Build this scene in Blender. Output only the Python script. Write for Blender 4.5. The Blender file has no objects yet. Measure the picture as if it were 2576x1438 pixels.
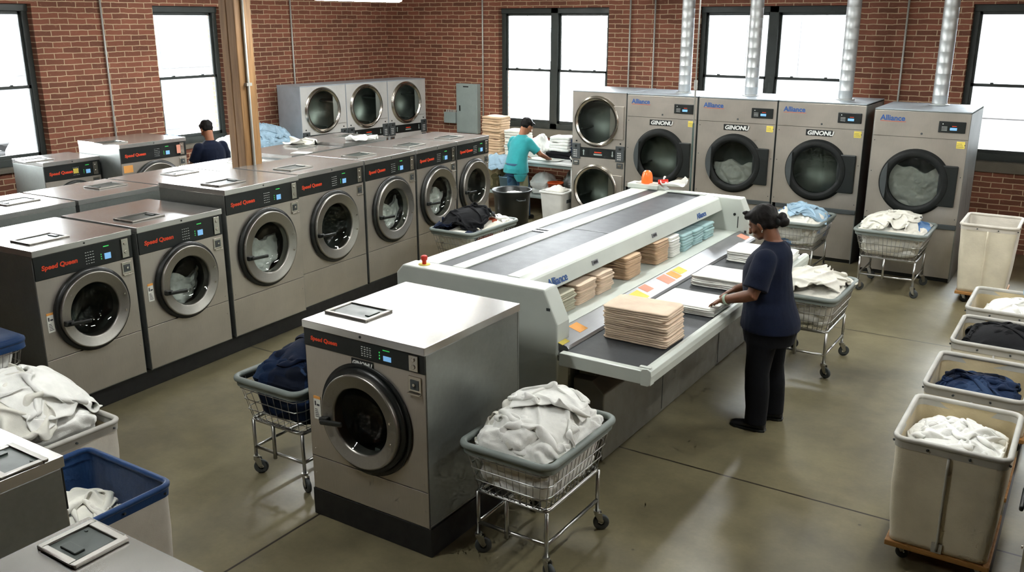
import bpy, bmesh, math, random
import numpy as np
from mathutils import Vector, Matrix, noise
PI = math.pi
sc = bpy.context.scene
COL = sc.collection
def R(a): return math.radians(a)

# ------------------------------------------------------------------ camera, world, exposure
cd = bpy.data.cameras.new('camera'); cam = bpy.data.objects.new('camera', cd); COL.objects.link(cam)
cd.sensor_fit = 'HORIZONTAL'; cd.sensor_width = 36.0; cd.lens = 36.0*2280/2576.0; cd.clip_start = .05; cd.clip_end = 200
cam.rotation_mode = 'XYZ'; cam.location = (0, 0, 3.05); cam.rotation_euler = (R(90-16.3), 0, R(33.0))
sc.camera = cam
w = bpy.data.worlds.new('sky'); sc.world = w; w.use_nodes = True
bg = w.node_tree.nodes['Background']; bg.inputs[0].default_value = (.93, .97, 1, 1); bg.inputs[1].default_value = 20.0
sc.view_settings.view_transform = 'Standard'; sc.view_settings.look = 'None'
sc.view_settings.gamma = 1.0; sc.view_settings.use_curve_mapping = False
sc.view_settings.exposure = 1.34
WINDOWS_LEFT = [(4.6, 6.6), (8.75, 9.73)]
WINDOWS_BACK = [(-9.12, -7.2), (-5.4, -3.35), (-1.58, .5), (2.3, 4.3)]
LX, BY, WT, CZ = -11.8, 13.79, .34, 4.3
ZB, ZT, ZS = 1.33, 3.15, 2.22
def portal(name, loc, rot, sx, sy):
    l = bpy.data.lights.new(name, 'AREA'); l.shape = 'RECTANGLE'; l.size = sx; l.size_y = sy
    l.cycles.is_portal = True
    o = bpy.data.objects.new(name, l); COL.objects.link(o); o.location = loc; o.rotation_euler = rot
for a, b in WINDOWS_LEFT: portal('window_portal', (LX-WT-.02, (a+b)/2, (ZB+ZT)/2), (0, R(-90), 0), ZT-ZB+.1, b-a+.1)
for a, b in WINDOWS_BACK: portal('window_portal', ((a+b)/2, BY+WT+.02, (ZB+ZT)/2), (R(-90), 0, 0), b-a+.1, ZT-ZB+.1)

# ------------------------------------------------------------------ materials
def lin(c):
    return tuple(((v/255)/12.92 if v/255 <= .04045 else ((v/255+.055)/1.055)**2.4) for v in c) + (1,)
class NT:
    def __init__(s, name):
        s.m = bpy.data.materials.new(name); s.m.use_nodes = True; s.t = s.m.node_tree; s.b = s.t.nodes['Principled BSDF']
        s.tc = None
    def n(s, typ, **kw):
        nd = s.t.nodes.new(typ)
        for k, v in kw.items():
            if k in nd.inputs: nd.inputs[k].default_value = v
            else: setattr(nd, k, v)
        return nd
    def l(s, a, b): s.t.links.new(a, b)
    def co(s, scale=(1, 1, 1)):
        if not s.tc: s.tc = s.n('ShaderNodeTexCoord')
        mp = s.n('ShaderNodeMapping'); mp.inputs['Scale'].default_value = scale
        s.l(s.tc.outputs['Object'], mp.inputs['Vector']); return mp.outputs['Vector']
    def noise(s, scale, detail=4, cs=(1, 1, 1), rough=.55):
        x = s.n('ShaderNodeTexNoise'); x.inputs['Scale'].default_value = scale; x.inputs['Detail'].default_value = detail
        x.inputs['Roughness'].default_value = rough; s.l(s.co(cs), x.inputs['Vector']); return x.outputs['Fac']
    def ramp(s, fac, stops):
        r = s.n('ShaderNodeValToRGB'); e = r.color_ramp.elements
        while len(e) < len(stops): e.new(.5)
        for i, (p, c) in enumerate(stops): e[i].position = p; e[i].color = c
        s.l(fac, r.inputs['Fac']); return r.outputs['Color']
    def bump(s, h, strength, dist=.01):
        b = s.n('ShaderNodeBump'); b.inputs['Strength'].default_value = strength; b.inputs['Distance'].default_value = dist
        s.l(h, b.inputs['Height'])
        if s.b.inputs['Normal'].links: s.l(s.b.inputs['Normal'].links[0].from_socket, b.inputs['Normal'])
        s.l(b.outputs['Normal'], s.b.inputs['Normal'])
def rlim(a, b):
    """keep a roughness range on one side of the value where the denoiser switches its guides"""
    if a < .28 < b: return (.285, max(b, .30)) if (a+b)/2 > .25 else (a, .268)
    return (a, b)
def plain(name, col, rough=.5, metal=0, var=.08, scale=6, bump=0, bscale=80, spec=.5, emit=0, rvar=.1):
    t = NT(name); c = lin(col)
    lo = tuple(max(0, v*(1-var)) for v in c[:3]) + (1,); hi = tuple(min(1, v*(1+var)) for v in c[:3]) + (1,)
    t.l(t.ramp(t.noise(scale), [(.3, lo), (.7, hi)]), t.b.inputs['Base Color'])
    t.b.inputs['Metallic'].default_value = metal; t.b.inputs['Roughness'].default_value = rough
    t.b.inputs['Specular IOR Level'].default_value = spec
    if rvar:
        r0, r1 = rlim(max(.03, rough-rvar), min(1, rough+rvar))
        t.l(t.ramp(t.noise(scale*1.7+1, 3), [(.3, (r0,)*3+(1,)), (.7, (r1,)*3+(1,))]), t.b.inputs['Roughness'])
    if bump: t.bump(t.noise(bscale, 3), bump, .004)
    if emit:
        t.b.inputs['Emission Color'].default_value = c; t.b.inputs['Emission Strength'].default_value = emit
    return t.m
def steel(name, col, rough, cs, metal=.9):
    t = NT(name); c = lin(col)
    a = t.noise(2.2, 4); s = t.noise(18, 2, cs)
    mx = t.n('ShaderNodeMixRGB'); mx.blend_type = 'MULTIPLY'; mx.inputs['Fac'].default_value = .3
    t.l(t.ramp(a, [(.3, tuple(v*.8 for v in c[:3])+(1,)), (.7, c)]), mx.inputs['Color1'])
    t.l(t.ramp(s, [(.3, (.75, .75, .75, 1)), (.7, (1, 1, 1, 1))]), mx.inputs['Color2'])
    t.l(mx.outputs['Color'], t.b.inputs['Base Color'])
    t.b.inputs['Metallic'].default_value = metal
    r0, r1 = rlim(rough-.04, rough+.06); t.l(t.ramp(t.noise(3, 3), [(.2, (r0,)*3+(1,)), (.8, (r1,)*3+(1,))]), t.b.inputs['Roughness'])
    t.bump(t.noise(1.3, 1), .08, .02)
    return t.m
def cloth(name, col, var=.08, scale=9, rough=.9, bump=.5, bs=260, sheen=.2):
    t = NT(name); c = lin(col)
    lo = tuple(max(0, v*(1-var)) for v in c[:3]) + (1,); hi = tuple(min(1, v*(1+var)) for v in c[:3]) + (1,)
    t.l(t.ramp(t.noise(scale), [(.35, lo), (.65, hi)]), t.b.inputs['Base Color'])
    t.b.inputs['Roughness'].default_value = rough; t.b.inputs['Specular IOR Level'].default_value = .2
    t.b.inputs['Sheen Weight'].default_value = sheen
    t.bump(t.noise(bs, 2), bump, .002); t.bump(t.noise(22, 3), .35, .008)
    return t.m
def patches(name, cols, scale=4, rough=.9):
    """mixed laundry: patches of different garments"""
    t = NT(name); v = t.n('ShaderNodeTexVoronoi'); v.inputs['Scale'].default_value = scale
    w_ = t.n('ShaderNodeTexNoise'); w_.inputs['Scale'].default_value = 3
    t.l(t.co(), w_.inputs['Vector'])
    ad = t.n('ShaderNodeVectorMath'); ad.operation = 'MULTIPLY_ADD'; ad.inputs[1].default_value = (.35, .35, .35)
    t.l(w_.outputs['Color'], ad.inputs[0]); t.l(t.co(), ad.inputs[2]); t.l(ad.outputs[0], v.inputs['Vector'])
    sep = t.n('ShaderNodeSeparateColor'); t.l(v.outputs['Color'], sep.inputs[0])
    n = len(cols); r = t.n('ShaderNodeValToRGB'); r.color_ramp.interpolation = 'CONSTANT'; e = r.color_ramp.elements
    while len(e) < n: e.new(.5)
    for i, c in enumerate(cols): e[i].position = i/n; e[i].color = lin(c)
    t.l(sep.outputs[0], r.inputs['Fac']); t.l(r.outputs['Color'], t.b.inputs['Base Color'])
    t.b.inputs['Roughness'].default_value = rough; t.b.inputs['Specular IOR Level'].default_value = .2
    t.bump(t.noise(240, 2), .4, .002); t.bump(t.noise(24, 3), .35, .008)
    return t.m
def brick(name, axes):
    t = NT(name); tc = t.n('ShaderNodeTexCoord'); sp = t.n('ShaderNodeSeparateXYZ'); t.l(tc.outputs['Object'], sp.inputs[0])
    cb = t.n('ShaderNodeCombineXYZ'); t.l(sp.outputs[axes[0]], cb.inputs[0]); t.l(sp.outputs[axes[1]], cb.inputs[1])
    nz = t.n('ShaderNodeTexNoise'); nz.inputs['Scale'].default_value = 7; t.l(cb.outputs[0], nz.inputs['Vector'])
    va = t.n('ShaderNodeVectorMath'); va.operation = 'MULTIPLY_ADD'; va.inputs[1].default_value = (.022, .022, .0)
    t.l(nz.outputs['Color'], va.inputs[0]); t.l(cb.outputs[0], va.inputs[2])
    b = t.n('ShaderNodeTexBrick'); t.l(va.outputs[0], b.inputs['Vector'])
    b.inputs['Scale'].default_value = 1; b.inputs['Brick Width'].default_value = .262; b.inputs['Row Height'].default_value = .0735
    b.inputs['Mortar Size'].default_value = .0065; b.inputs['Mortar Smooth'].default_value = .25; b.inputs['Bias'].default_value = -.1
    b.inputs['Color1'].default_value = lin((148, 96, 78)); b.inputs['Color2'].default_value = lin((114, 76, 62)); b.inputs['Mortar'].default_value = lin((204, 182, 152))
    n2 = t.n('ShaderNodeTexNoise'); n2.inputs['Scale'].default_value = 2.0; n2.inputs['Detail'].default_value = 6; t.l(cb.outputs[0], n2.inputs['Vector'])
    mx = t.n('ShaderNodeMixRGB'); mx.blend_type = 'MULTIPLY'; mx.inputs['Fac'].default_value = 1
    t.l(b.outputs['Color'], mx.inputs['Color1']); t.l(t.ramp(n2.outputs['Fac'], [(.3, (.84, .80, .76, 1)), (.72, (1.08, 1.05, 1.02, 1))]), mx.inputs['Color2'])
    # worn, pale scuffs on individual bricks
    n3 = t.n('ShaderNodeTexNoise'); n3.inputs['Scale'].default_value = 26; n3.inputs['Detail'].default_value = 5; t.l(cb.outputs[0], n3.inputs['Vector'])
    m2 = t.n('ShaderNodeMixRGB'); m2.inputs['Color2'].default_value = lin((168, 126, 98))
    t.l(t.ramp(n3.outputs['Fac'], [(.6, (0, 0, 0, 1)), (.74, (.55, .55, .55, 1))]), m2.inputs['Fac']); t.l(mx.outputs['Color'], m2.inputs['Color1'])
    t.l(m2.outputs['Color'], t.b.inputs['Base Color'])
    t.b.inputs['Roughness'].default_value = .85; t.b.inputs['Specular IOR Level'].default_value = .25
    iv = t.n('ShaderNodeMath'); iv.operation = 'SUBTRACT'; iv.inputs[0].default_value = 1; t.l(b.outputs['Fac'], iv.inputs[1])
    t.bump(iv.outputs[0], .7, .01); t.bump(n3.outputs['Fac'], .35, .008)
    return t.m
def floor_mat():
    t = NT('polished_concrete')
    a = t.noise(.9, 8, rough=.62); b = t.noise(5, 6); c = t.noise(38, 4)
    ra = t.ramp(a, [(.28, lin((88, 82, 62))), (.5, lin((116, 108, 83))), (.74, lin((138, 129, 101)))])
    mx = t.n('ShaderNodeMixRGB'); mx.blend_type = 'MULTIPLY'; mx.inputs['Fac'].default_value = .75
    t.l(ra, mx.inputs['Color1']); t.l(t.ramp(b, [(.3, (.74, .74, .72, 1)), (.7, (1.05, 1.05, 1.02, 1))]), mx.inputs['Color2'])
    m2 = t.n('ShaderNodeMixRGB'); m2.blend_type = 'MULTIPLY'; m2.inputs['Fac'].default_value = .5
    t.l(mx.outputs['Color'], m2.inputs['Color1']); t.l(t.ramp(c, [(.3, (.8, .8, .8, 1)), (.7, (1, 1, 1, 1))]), m2.inputs['Color2'])
    v = t.n('ShaderNodeTexVoronoi'); v.inputs['Scale'].default_value = 1.7; t.l(t.co(), v.inputs['Vector'])
    m3 = t.n('ShaderNodeMixRGB'); m3.inputs['Color2'].default_value = lin((50, 42, 32))
    t.l(t.ramp(v.outputs['Distance'], [(.014, (.7, .7, .7, 1)), (.022, (0, 0, 0, 1))]), m3.inputs['Fac']); t.l(m2.outputs['Color'], m3.inputs['Color1'])
    t.l(m3.outputs['Color'], t.b.inputs['Base Color'])
    t.l(t.ramp(a, [(.3, (.40,)*3+(1,)), (.7, (.29,)*3+(1,))]), t.b.inputs['Roughness'])
    t.b.inputs['Specular IOR Level'].default_value = .55
    t.bump(c, .05, .004)
    return t.m
def wood(name, c0, c1, cs=(9, 9, .7)):
    t = NT(name)
    t.l(t.ramp(t.noise(3, 6, cs), [(.3, lin(c0)), (.7, lin(c1))]), t.b.inputs['Base Color'])
    t.b.inputs['Roughness'].default_value = .6; t.bump(t.noise(6, 4, cs), .3, .01); return t.m
def glass(name, tint=(1, 1, 1), rough=.02, refl=1.0):
    t = NT(name); t.t.nodes.remove(t.b)
    out = [n for n in t.t.nodes if n.type == 'OUTPUT_MATERIAL'][0]
    fr = t.n('ShaderNodeFresnel', IOR=1.5); tr = t.n('ShaderNodeBsdfTransparent'); tr.inputs[0].default_value = tuple(tint)+(1,)
    gl = t.n('ShaderNodeBsdfGlossy'); gl.inputs['Roughness'].default_value = rough
    mx = t.n('ShaderNodeMixShader'); t.l(fr.outputs[0], mx.inputs[0]); t.l(tr.outputs[0], mx.inputs[1]); t.l(gl.outputs[0], mx.inputs[2])
    t.l(mx.outputs[0], out.inputs['Surface']); return t.m
M = {}
M['brick_yz'] = brick('brick_left', (1, 2)); M['brick_xz'] = brick('brick_back', (0, 2))
M['floor'] = floor_mat()
M['steel'] = steel('brushed_steel', (196, 189, 178), .36, (14, 14, .5), .72)
M['steel_top'] = steel('steel_lid', (204, 202, 198), .24, (.6, 10, 10), .8)
M['steel_side'] = steel('galvanized_side', (150, 154, 150), .42, (2, 2, 2), .75)
M['white_steel'] = steel('white_steel_front', (226, 226, 222), .34, (14, 14, .5), .35)
M['steel_bright'] = steel('bright_steel', (205, 200, 190), .22, (4, 4, 4), 1)
M['steel_white'] = plain('pale_enamel_side', (176, 186, 194), .4, .1)
M['ring'] = steel('door_ring_steel', (168, 165, 158), .36, (5, 5, 5), .95)
M['black'] = plain('black_plastic', (22, 25, 24), .35)
M['panel'] = plain('control_panel_black', (20, 25, 24), .4)
M['matte_black'] = plain('matte_black_rubber', (20, 23, 22), .62, spec=.3)
M['darkgrey'] = plain('dark_grey_plastic', (66, 71, 72), .42)
M['plinth'] = plain('black_plinth', (18, 18, 18), .6)
M['rubber'] = plain('grey_rubber', (58, 62, 62), .6)
M['drum'] = steel('drum_steel', (140, 148, 140), .36, (6, 6, 6), .45)
M['dglass'] = glass('door_glass', (.88, .93, .90), .03)
M['smoked'] = plain('smoked_cover', (62, 70, 66), .34, .2)
M['wglass'] = glass('window_glass', (.97, .98, .98), .01)
M['frame'] = plain('window_frame_paint', (52, 58, 55), .5)
M['chrome'] = steel('chrome_wire', (190, 190, 186), .25, (3, 3, 3), 1)
M['vinyl'] = plain('grey_vinyl_rim', (122, 130, 126), .5, bump=.2)
M['ironer'] = plain('cream_enamel', (202, 208, 200), .38, var=.05, scale=3)
M['belt'] = plain('black_belt', (50, 53, 56), .52, bump=.25, bscale=120, var=.05, rvar=.03)
M['alu'] = steel('aluminium_strip', (165, 166, 168), .35, (20, .5, 5), .85)
M['base_grey'] = plain('grey_base_panel', (128, 126, 118), .45, .2)
M['red'] = plain('red_plastic', (200, 42, 25), .35)
M['yellow'] = plain('yellow_sticker', (224, 204, 92), .7)
M['orange'] = plain('orange_sticker', (232, 164, 84), .7)
M['pinkst'] = plain('coral_sticker', (220, 150, 126), .7)
M['beacon'] = plain('beacon_lens', (255, 96, 40), .25, emit=.35)
M['white'] = plain('white_plastic', (225, 225, 220), .45)
M['paper'] = plain('sticker_paper', (222, 222, 212), .7)
M['ink'] = plain('sticker_ink', (70, 70, 72), .7)
M['redtext'] = plain('orange_red_print', (225, 70, 35), .5)
M['bluetext'] = plain('blue_print', (42, 84, 150), .5)
M['whitetext'] = plain('white_print', (222, 224, 220), .5)
M['led_g'] = plain('green_led', (60, 190, 90), .5, emit=.25)
M['led_b'] = plain('blue_display', (110, 160, 205), .5, emit=.3)
M['canvas'] = cloth('cream_canvas', (216, 208, 186), .09, 4)
M['canvas_in'] = cloth('canvas_lining', (200, 184, 148), .1, 4)
M['cuff'] = plain('grey_vinyl_cuff', (176, 174, 166), .45, var=.12)
M['bluevinyl'] = cloth('blue_vinyl', (20, 56, 100), .15, 5, .5, .2)
M['whitevinyl'] = cloth('white_canvas', (206, 200, 188), .08, 5)
M['board'] = wood('plywood_base', (140, 96, 48), (176, 128, 70), (.8, 9, 9))
M['timber'] = wood('timber_column', (124, 90, 52), (164, 124, 78))
M['conduit'] = plain('galvanized_conduit', (186, 186, 180), .45, .3)
M['duct'] = steel('duct_metal', (214, 218, 218), .45, (3, 3, 30), .7)
M['whitecl'] = cloth('white_terry', (232, 232, 226))
M['creamcl'] = cloth('cream_terry', (220, 218, 207))
M['beigecl'] = cloth('beige_terry', (216, 194, 170))
M['tancl'] = cloth('tan_terry', (204, 174, 142))
M['olivecl'] = cloth('grey_green_terry', (182, 178, 156))
M['bluecl'] = cloth('aqua_terry', (158, 190, 192))
M['navycl'] = cloth('navy_cotton', (20, 31, 54), .2, sheen=.04)
M['blackcl'] = cloth('black_cotton', (16, 17, 20), .15, sheen=.02)
M['lightblue'] = cloth('light_blue_linen', (152, 180, 198), .12)
M['mixblue'] = patches('mixed_white_blue_laundry', [(222, 220, 208), (214, 214, 206), (120, 156, 200), (226, 222, 210), (90, 130, 180), (218, 216, 206)])
M['mixdenim'] = patches('mixed_navy_laundry', [(18, 28, 48), (24, 40, 68), (15, 22, 36), (40, 58, 86)], 5)
M['mixwhite'] = patches('mixed_white_brown_laundry', [(224, 220, 206), (214, 210, 196), (222, 220, 210), (140, 62, 38), (226, 224, 214), (24, 34, 56)], 4.5)
M['skin_dark'] = plain('brown_skin', (112, 70, 46), .5, var=.08)
M['skin_mid'] = plain('tan_skin', (150, 98, 68), .5, var=.08)
M['hair'] = plain('black_hair', (15, 12, 11), .6, bump=.5, bscale=90, spec=.2)
M['scrub'] = cloth('navy_scrub', (13, 21, 40), .15, 5, sheen=.04)
M['trouser'] = cloth('black_trousers', (10, 12, 17), .15, 5, sheen=.02)
M['teal'] = cloth('teal_jersey', (44, 140, 144), .1, 6)
M['jeans'] = patches('worn_jeans', [(44, 74, 100), (60, 92, 116), (112, 112, 88), (38, 62, 88)], 5)
M['shoe'] = plain('black_shoe', (16, 17, 20), .5)
M['greyplaster'] = plain('painted_ceiling', (150, 140, 122), .9)
M['tube'] = plain('lamp_diffuser', (250, 252, 250), .5, emit=36.0, var=0, rvar=0)
M['greypaint'] = plain('grey_enamel', (150, 162, 158), .5)
M['tablewhite'] = plain('white_laminate', (222, 224, 222), .4)
M['sill'] = plain('stone_sill', (112, 106, 94), .8, bump=.5, bscale=30)

# ------------------------------------------------------------------ mesh helpers
def rot2(x, y, a): return (x*math.cos(a)-y*math.sin(a), x*math.sin(a)+y*math.cos(a))
class MB:
    """collects shapes and links them as ONE mesh object"""
    def __init__(s): s.v = []; s.f = []; s.mi = []; s.sm = []
    def add(s, v, f, mi=0, smooth=False):
        o = len(s.v); s.v += [tuple(p) for p in v]; s.f += [tuple(i+o for i in q) for q in f]; s.mi += [mi]*len(f); s.sm += [smooth]*len(f)
        return s
    def box(s, x0, x1, y0, y1, z0, z1, mi=0, T=None):
        v = [(x0, y0, z0), (x1, y0, z0), (x1, y1, z0), (x0, y1, z0), (x0, y0, z1), (x1, y0, z1), (x1, y1, z1), (x0, y1, z1)]
        if T: v = [T @ Vector(p) for p in v]
        return s.add(v, [(0, 3, 2, 1), (4, 5, 6, 7), (0, 1, 5, 4), (1, 2, 6, 5), (2, 3, 7, 6), (3, 0, 4, 7)], mi)
    def prism(s, poly, axis, a, b, mi=0):
        """poly: 2D points; axis: extrusion axis 'x','y','z'"""
        def P(u, v, t): return {'y': (u, t, v), 'x': (t, u, v), 'z': (u, v, t)}[axis]
        n = len(poly); v = [P(u, w_, a) for u, w_ in poly]+[P(u, w_, b) for u, w_ in poly]
        f = [(i, (i+1) % n, n+(i+1) % n, n+i) for i in range(n)]
        return s.add(v, f+[tuple(range(n))[::-1], tuple(range(n, 2*n))], mi)
    def tube(s, pts, r, n=8, closed=False, mi=0, caps=True, rads=None):
        pts = [Vector(p) for p in pts]; N = len(pts); v = []; f = []
        up = None
        for i in range(N):
            if closed: t = (pts[(i+1) % N]-pts[i-1]).normalized()
            else: t = (pts[min(i+1, N-1)]-pts[max(i-1, 0)]).normalized()
            if up is None:
                up = Vector((0, 0, 1)) if abs(t.z) < .9 else Vector((1, 0, 0))
            a = t.cross(up)
            if a.length < 1e-4: a = t.cross(Vector((.3, 1, .2)))
            a.normalize(); b = a.cross(t).normalized(); up = b
            rr = rads[i] if rads else r
            for k in range(n):
                q = 2*PI*k/n; v.append(pts[i]+a*(math.cos(q)*rr)+b*(math.sin(q)*rr))
        for i in range(N if closed else N-1):
            j = (i+1) % N
            for k in range(n):
                f.append((i*n+k, i*n+(k+1) % n, j*n+(k+1) % n, j*n+k))
        if caps and not closed: f += [tuple(range(n))[::-1], tuple((N-1)*n+k for k in range(n))]
        return s.add(v, [q[::-1] for q in f], mi, True)
    def cyl(s, p0, p1, r, n=16, mi=0, r1=None):
        p0 = Vector(p0); p1 = Vector(p1); d = (p1-p0).normalized()
        a = d.cross(Vector((0, 0, 1)) if abs(d.z) < .9 else Vector((1, 0, 0))).normalized(); b = a.cross(d)
        r1 = r if r1 is None else r1; v = []
        for p, q in ((p0, r), (p1, r1)):
            for k in range(n): t = 2*PI*k/n; v.append(p+a*math.cos(t)*q+b*math.sin(t)*q)
        s.add(v, [(k, (k+1) % n, n+(k+1) % n, n+k)[::-1] for k in range(n)], mi, True)
        return s.add(v, [tuple(range(n)), tuple(range(n, 2*n))[::-1]], mi)
    def lathe(s, prof, c=(0, 0, 0), axis='z', n=32, mi=0, close=False):
        """prof: (r, h) list along an axis"""
        v = []; f = []; N = len(prof)
        for r, h in prof:
            for k in range(n):
                t = 2*PI*k/n; x, y = r*math.cos(t), r*math.sin(t)
                p = {'z': (x, y, h), 'y': (x, h, y), 'x': (h, x, y)}[axis]
                v.append((p[0]+c[0], p[1]+c[1], p[2]+c[2]))
        for i in range(N if close else N-1):
            j = (i+1) % N
            for k in range(n): f.append((i*n+k, i*n+(k+1) % n, j*n+(k+1) % n, j*n+k))
        return s.add(v, f, mi, True)
    def grid(s, fn, nu, nv, mi=0, wrap=False, smooth=True):
        v = [fn(i/nu, j/nv) for j in range(nv+1) for i in range(nu+(0 if wrap else 1))]
        w_ = nu if wrap else nu+1; f = []
        for j in range(nv):
            for i in range(nu):
                i2 = (i+1) % w_ if wrap else i+1
                f.append((j*w_+i, j*w_+i2, (j+1)*w_+i2, (j+1)*w_+i))
        return s.add(v, f, mi, smooth)
    def ell(s, c, r, M3=None, nu=20, nv=12, mi=0):
        c = Vector(c)
        def fn(u, v):
            a = 2*PI*u; b = PI*v
            p = Vector((r[0]*math.sin(b)*math.cos(a), r[1]*math.sin(b)*math.sin(a), -r[2]*math.cos(b)))
            return c+((M3 @ p) if M3 else p)
        return s.grid(fn, nu, nv, mi, wrap=True)
    def loft(s, secs, n=20, mi=0):
        """closed loft: sections (centre, rx, ry, ax, ay)"""
        v = []; f = []
        for c, rx, ry, ax, ay in secs:
            c = Vector(c); ax = Vector(ax).normalized(); ay = Vector(ay).normalized()
            for k in range(n): t = 2*PI*k/n; v.append(c+ax*rx*math.cos(t)+ay*ry*math.sin(t))
        N = len(secs)
        for i in range(N-1):
            for k in range(n): f.append((i*n+k, i*n+(k+1) % n, (i+1)*n+(k+1) % n, (i+1)*n+k))
        f += [tuple(range(n))[::-1], tuple((N-1)*n+k for k in range(n))]
        return s.add(v, f, mi, True)
    def limb(s, pts, rads, n=14, mi=0, flat=1.0):
        """tapering limb with rounded ends, extra samples between joints"""
        P = []; Q = []
        for i in range(len(pts)-1):
            a, b = Vector(pts[i]), Vector(pts[i+1])
            for k in range(4):
                t = k/4; P.append(a.lerp(b, t)); Q.append(rads[i]*(1-t)+rads[i+1]*t)
        P.append(Vector(pts[-1])); Q.append(rads[-1])
        s.tube(P, 0, n, rads=Q, mi=mi)
        s.ell(P[0], (Q[0],)*3, nu=n, nv=8, mi=mi); s.ell(P[-1], (Q[-1],)*3, nu=n, nv=8, mi=mi)
        return s
    def build(s, name, mats, parent=None, bevel=0, auto=True, remesh=0, smooth_it=0, seg=2, sharp=False):
        me = bpy.data.meshes.new(name); me.from_pydata(s.v, [], s.f)
        if not isinstance(mats, (list, tuple)): mats = [mats]
        for m in mats: me.materials.append(m)
        me.polygons.foreach_set('material_index', s.mi); me.polygons.foreach_set('use_smooth', s.sm)
        me.update()
        if bevel and not sharp:
            bm = bmesh.new(); bm.from_mesh(me); bmesh.ops.remove_doubles(bm, verts=bm.verts, dist=1e-6); bmesh.ops.recalc_face_normals(bm, faces=bm.faces); bm.to_mesh(me); bm.free()
        o = bpy.data.objects.new(name, me); COL.objects.link(o)
        if parent: o.parent = parent
        if bevel:
            md = o.modifiers.new('bevel', 'BEVEL'); md.width = bevel; md.segments = seg; md.limit_method = 'ANGLE'; md.angle_limit = R(40)
        if remesh:
            md = o.modifiers.new('remesh', 'REMESH'); md.mode = 'VOXEL'; md.voxel_size = remesh; md.use_smooth_shade = True
            if smooth_it:
                md = o.modifiers.new('smooth', 'SMOOTH'); md.iterations = smooth_it; md.factor = .5
        return o
def tag(o, label, cat, group=None, kind=None):
    o['label'] = label
    if cat: o['category'] = cat
    if group: o['group'] = group
    if kind: o['kind'] = kind
    return o
def thing(name, loc, rz, label, cat, group=None):
    o = bpy.data.objects.new(name, None); COL.objects.link(o); o.location = loc; o.rotation_euler = (0, 0, rz)
    o.empty_display_size = .1
    return tag(o, label, cat, group)
def struct(o): o['kind'] = 'structure'; return o
def dup(root, loc, rz=None, label=None, group=None, scale=None):
    r = root.copy(); COL.objects.link(r); r.location = loc
    if rz is not None: r.rotation_euler = (0, 0, rz)
    if scale: r.scale = scale
    if label: r['label'] = label
    if group: r['group'] = group
    for ch in list(root.children):
        c = ch.copy(); COL.objects.link(c); c.parent = r
        for g in list(ch.children):
            d = g.copy(); COL.objects.link(d); d.parent = c
    return r
_tx = {}
def text(s, size, bold=0.0, italic=0.0, extr=.0008, wide=1.0):
    k = (s, size, bold, italic, wide)
    if k not in _tx:
        c = bpy.data.curves.new('lettering', 'FONT'); c.body = s; c.size = 1.0; c.offset = min(.04, bold/size); c.shear = italic; c.extrude = extr/size
        c.align_x = 'LEFT'; c.resolution_u = 4
        o = bpy.data.objects.new('lettering', c); COL.objects.link(o); bpy.context.view_layer.update()
        me = bpy.data.meshes.new_from_object(o.evaluated_get(bpy.context.evaluated_depsgraph_get()))
        bpy.data.objects.remove(o); bpy.data.curves.remove(c)
        for v in me.vertices: v.co.x *= wide*size; v.co.y *= size; v.co.z *= size
        _tx[k] = me
    return _tx[k]
def put_text(name, s, size, mat, parent, loc, rot=(R(90), 0, 0), bold=0.0, italic=0.0, wide=1.0, label=None):
    me = text(s, size, bold, italic, wide=wide).copy(); me.materials.clear(); me.materials.append(mat)
    o = bpy.data.objects.new(name, me); COL.objects.link(o); o.parent = parent; o.location = loc; o.rotation_euler = rot
    if label: o['label'] = label
    return o
def rrect(w_, d, r, n=6, cx=0, cy=0):
    """rounded rectangle outline, counter-clockwise"""
    p = []
    for (sx, sy, a0) in ((1, 1, 0), (-1, 1, 90), (-1, -1, 180), (1, -1, 270)):
        for k in range(n+1):
            a = R(a0+90*k/n); p.append((cx+sx*(w_/2-r)+r*math.cos(a), cy+sy*(d/2-r)+r*math.sin(a)))
    return p
def resample(p, n):
    """n points evenly along a closed 2D outline"""
    L = [0]
    for i in range(len(p)): a, b = p[i], p[(i+1) % len(p)]; L.append(L[-1]+math.hypot(b[0]-a[0], b[1]-a[1]))
    out = []; j = 0
    for k in range(n):
        t = L[-1]*k/n
        while L[j+1] < t: j += 1
        a, b = p[j], p[(j+1) % len(p)]; q = (t-L[j])/max(1e-9, L[j+1]-L[j])
        out.append((a[0]+(b[0]-a[0])*q, a[1]+(b[1]-a[1])*q))
    return out
def hole_panel(mb, x0, x1, z0, z1, cx, cz, r, y, mi=0, n=48):
    """flat panel in the xz plane with a round hole"""
    ang = sorted([2*PI*k/n for k in range(n)]+[math.atan2(b-cz, a-cx) % (2*PI) for a in (x0, x1) for b in (z0, z1)])
    v = []; N = len(ang)
    for t in ang: v.append((cx+r*math.cos(t), y, cz+r*math.sin(t)))
    for t in ang:
        c, s_ = math.cos(t), math.sin(t); m = 1e9
        if c > 1e-9: m = min(m, (x1-cx)/c)
        if c < -1e-9: m = min(m, (x0-cx)/c)
        if s_ > 1e-9: m = min(m, (z1-cz)/s_)
        if s_ < -1e-9: m = min(m, (z0-cz)/s_)
        v.append((cx+m*c, y, cz+m*s_))
    mb.add(v, [(k, (k+1) % N, N+(k+1) % N, N+k) for k in range(N)], mi)
def bill(p, s, seed):
    """billowed noise: rounded crests, sharp valleys, as in crumpled cloth"""
    q = Vector((p[0]*s+seed*7.3, p[1]*s-seed*3.1, p[2]*s+seed*1.7))
    w_ = noise.noise_vector(q*.7)
    q = q+w_*.9
    return abs(noise.noise(q))*1.6
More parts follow.
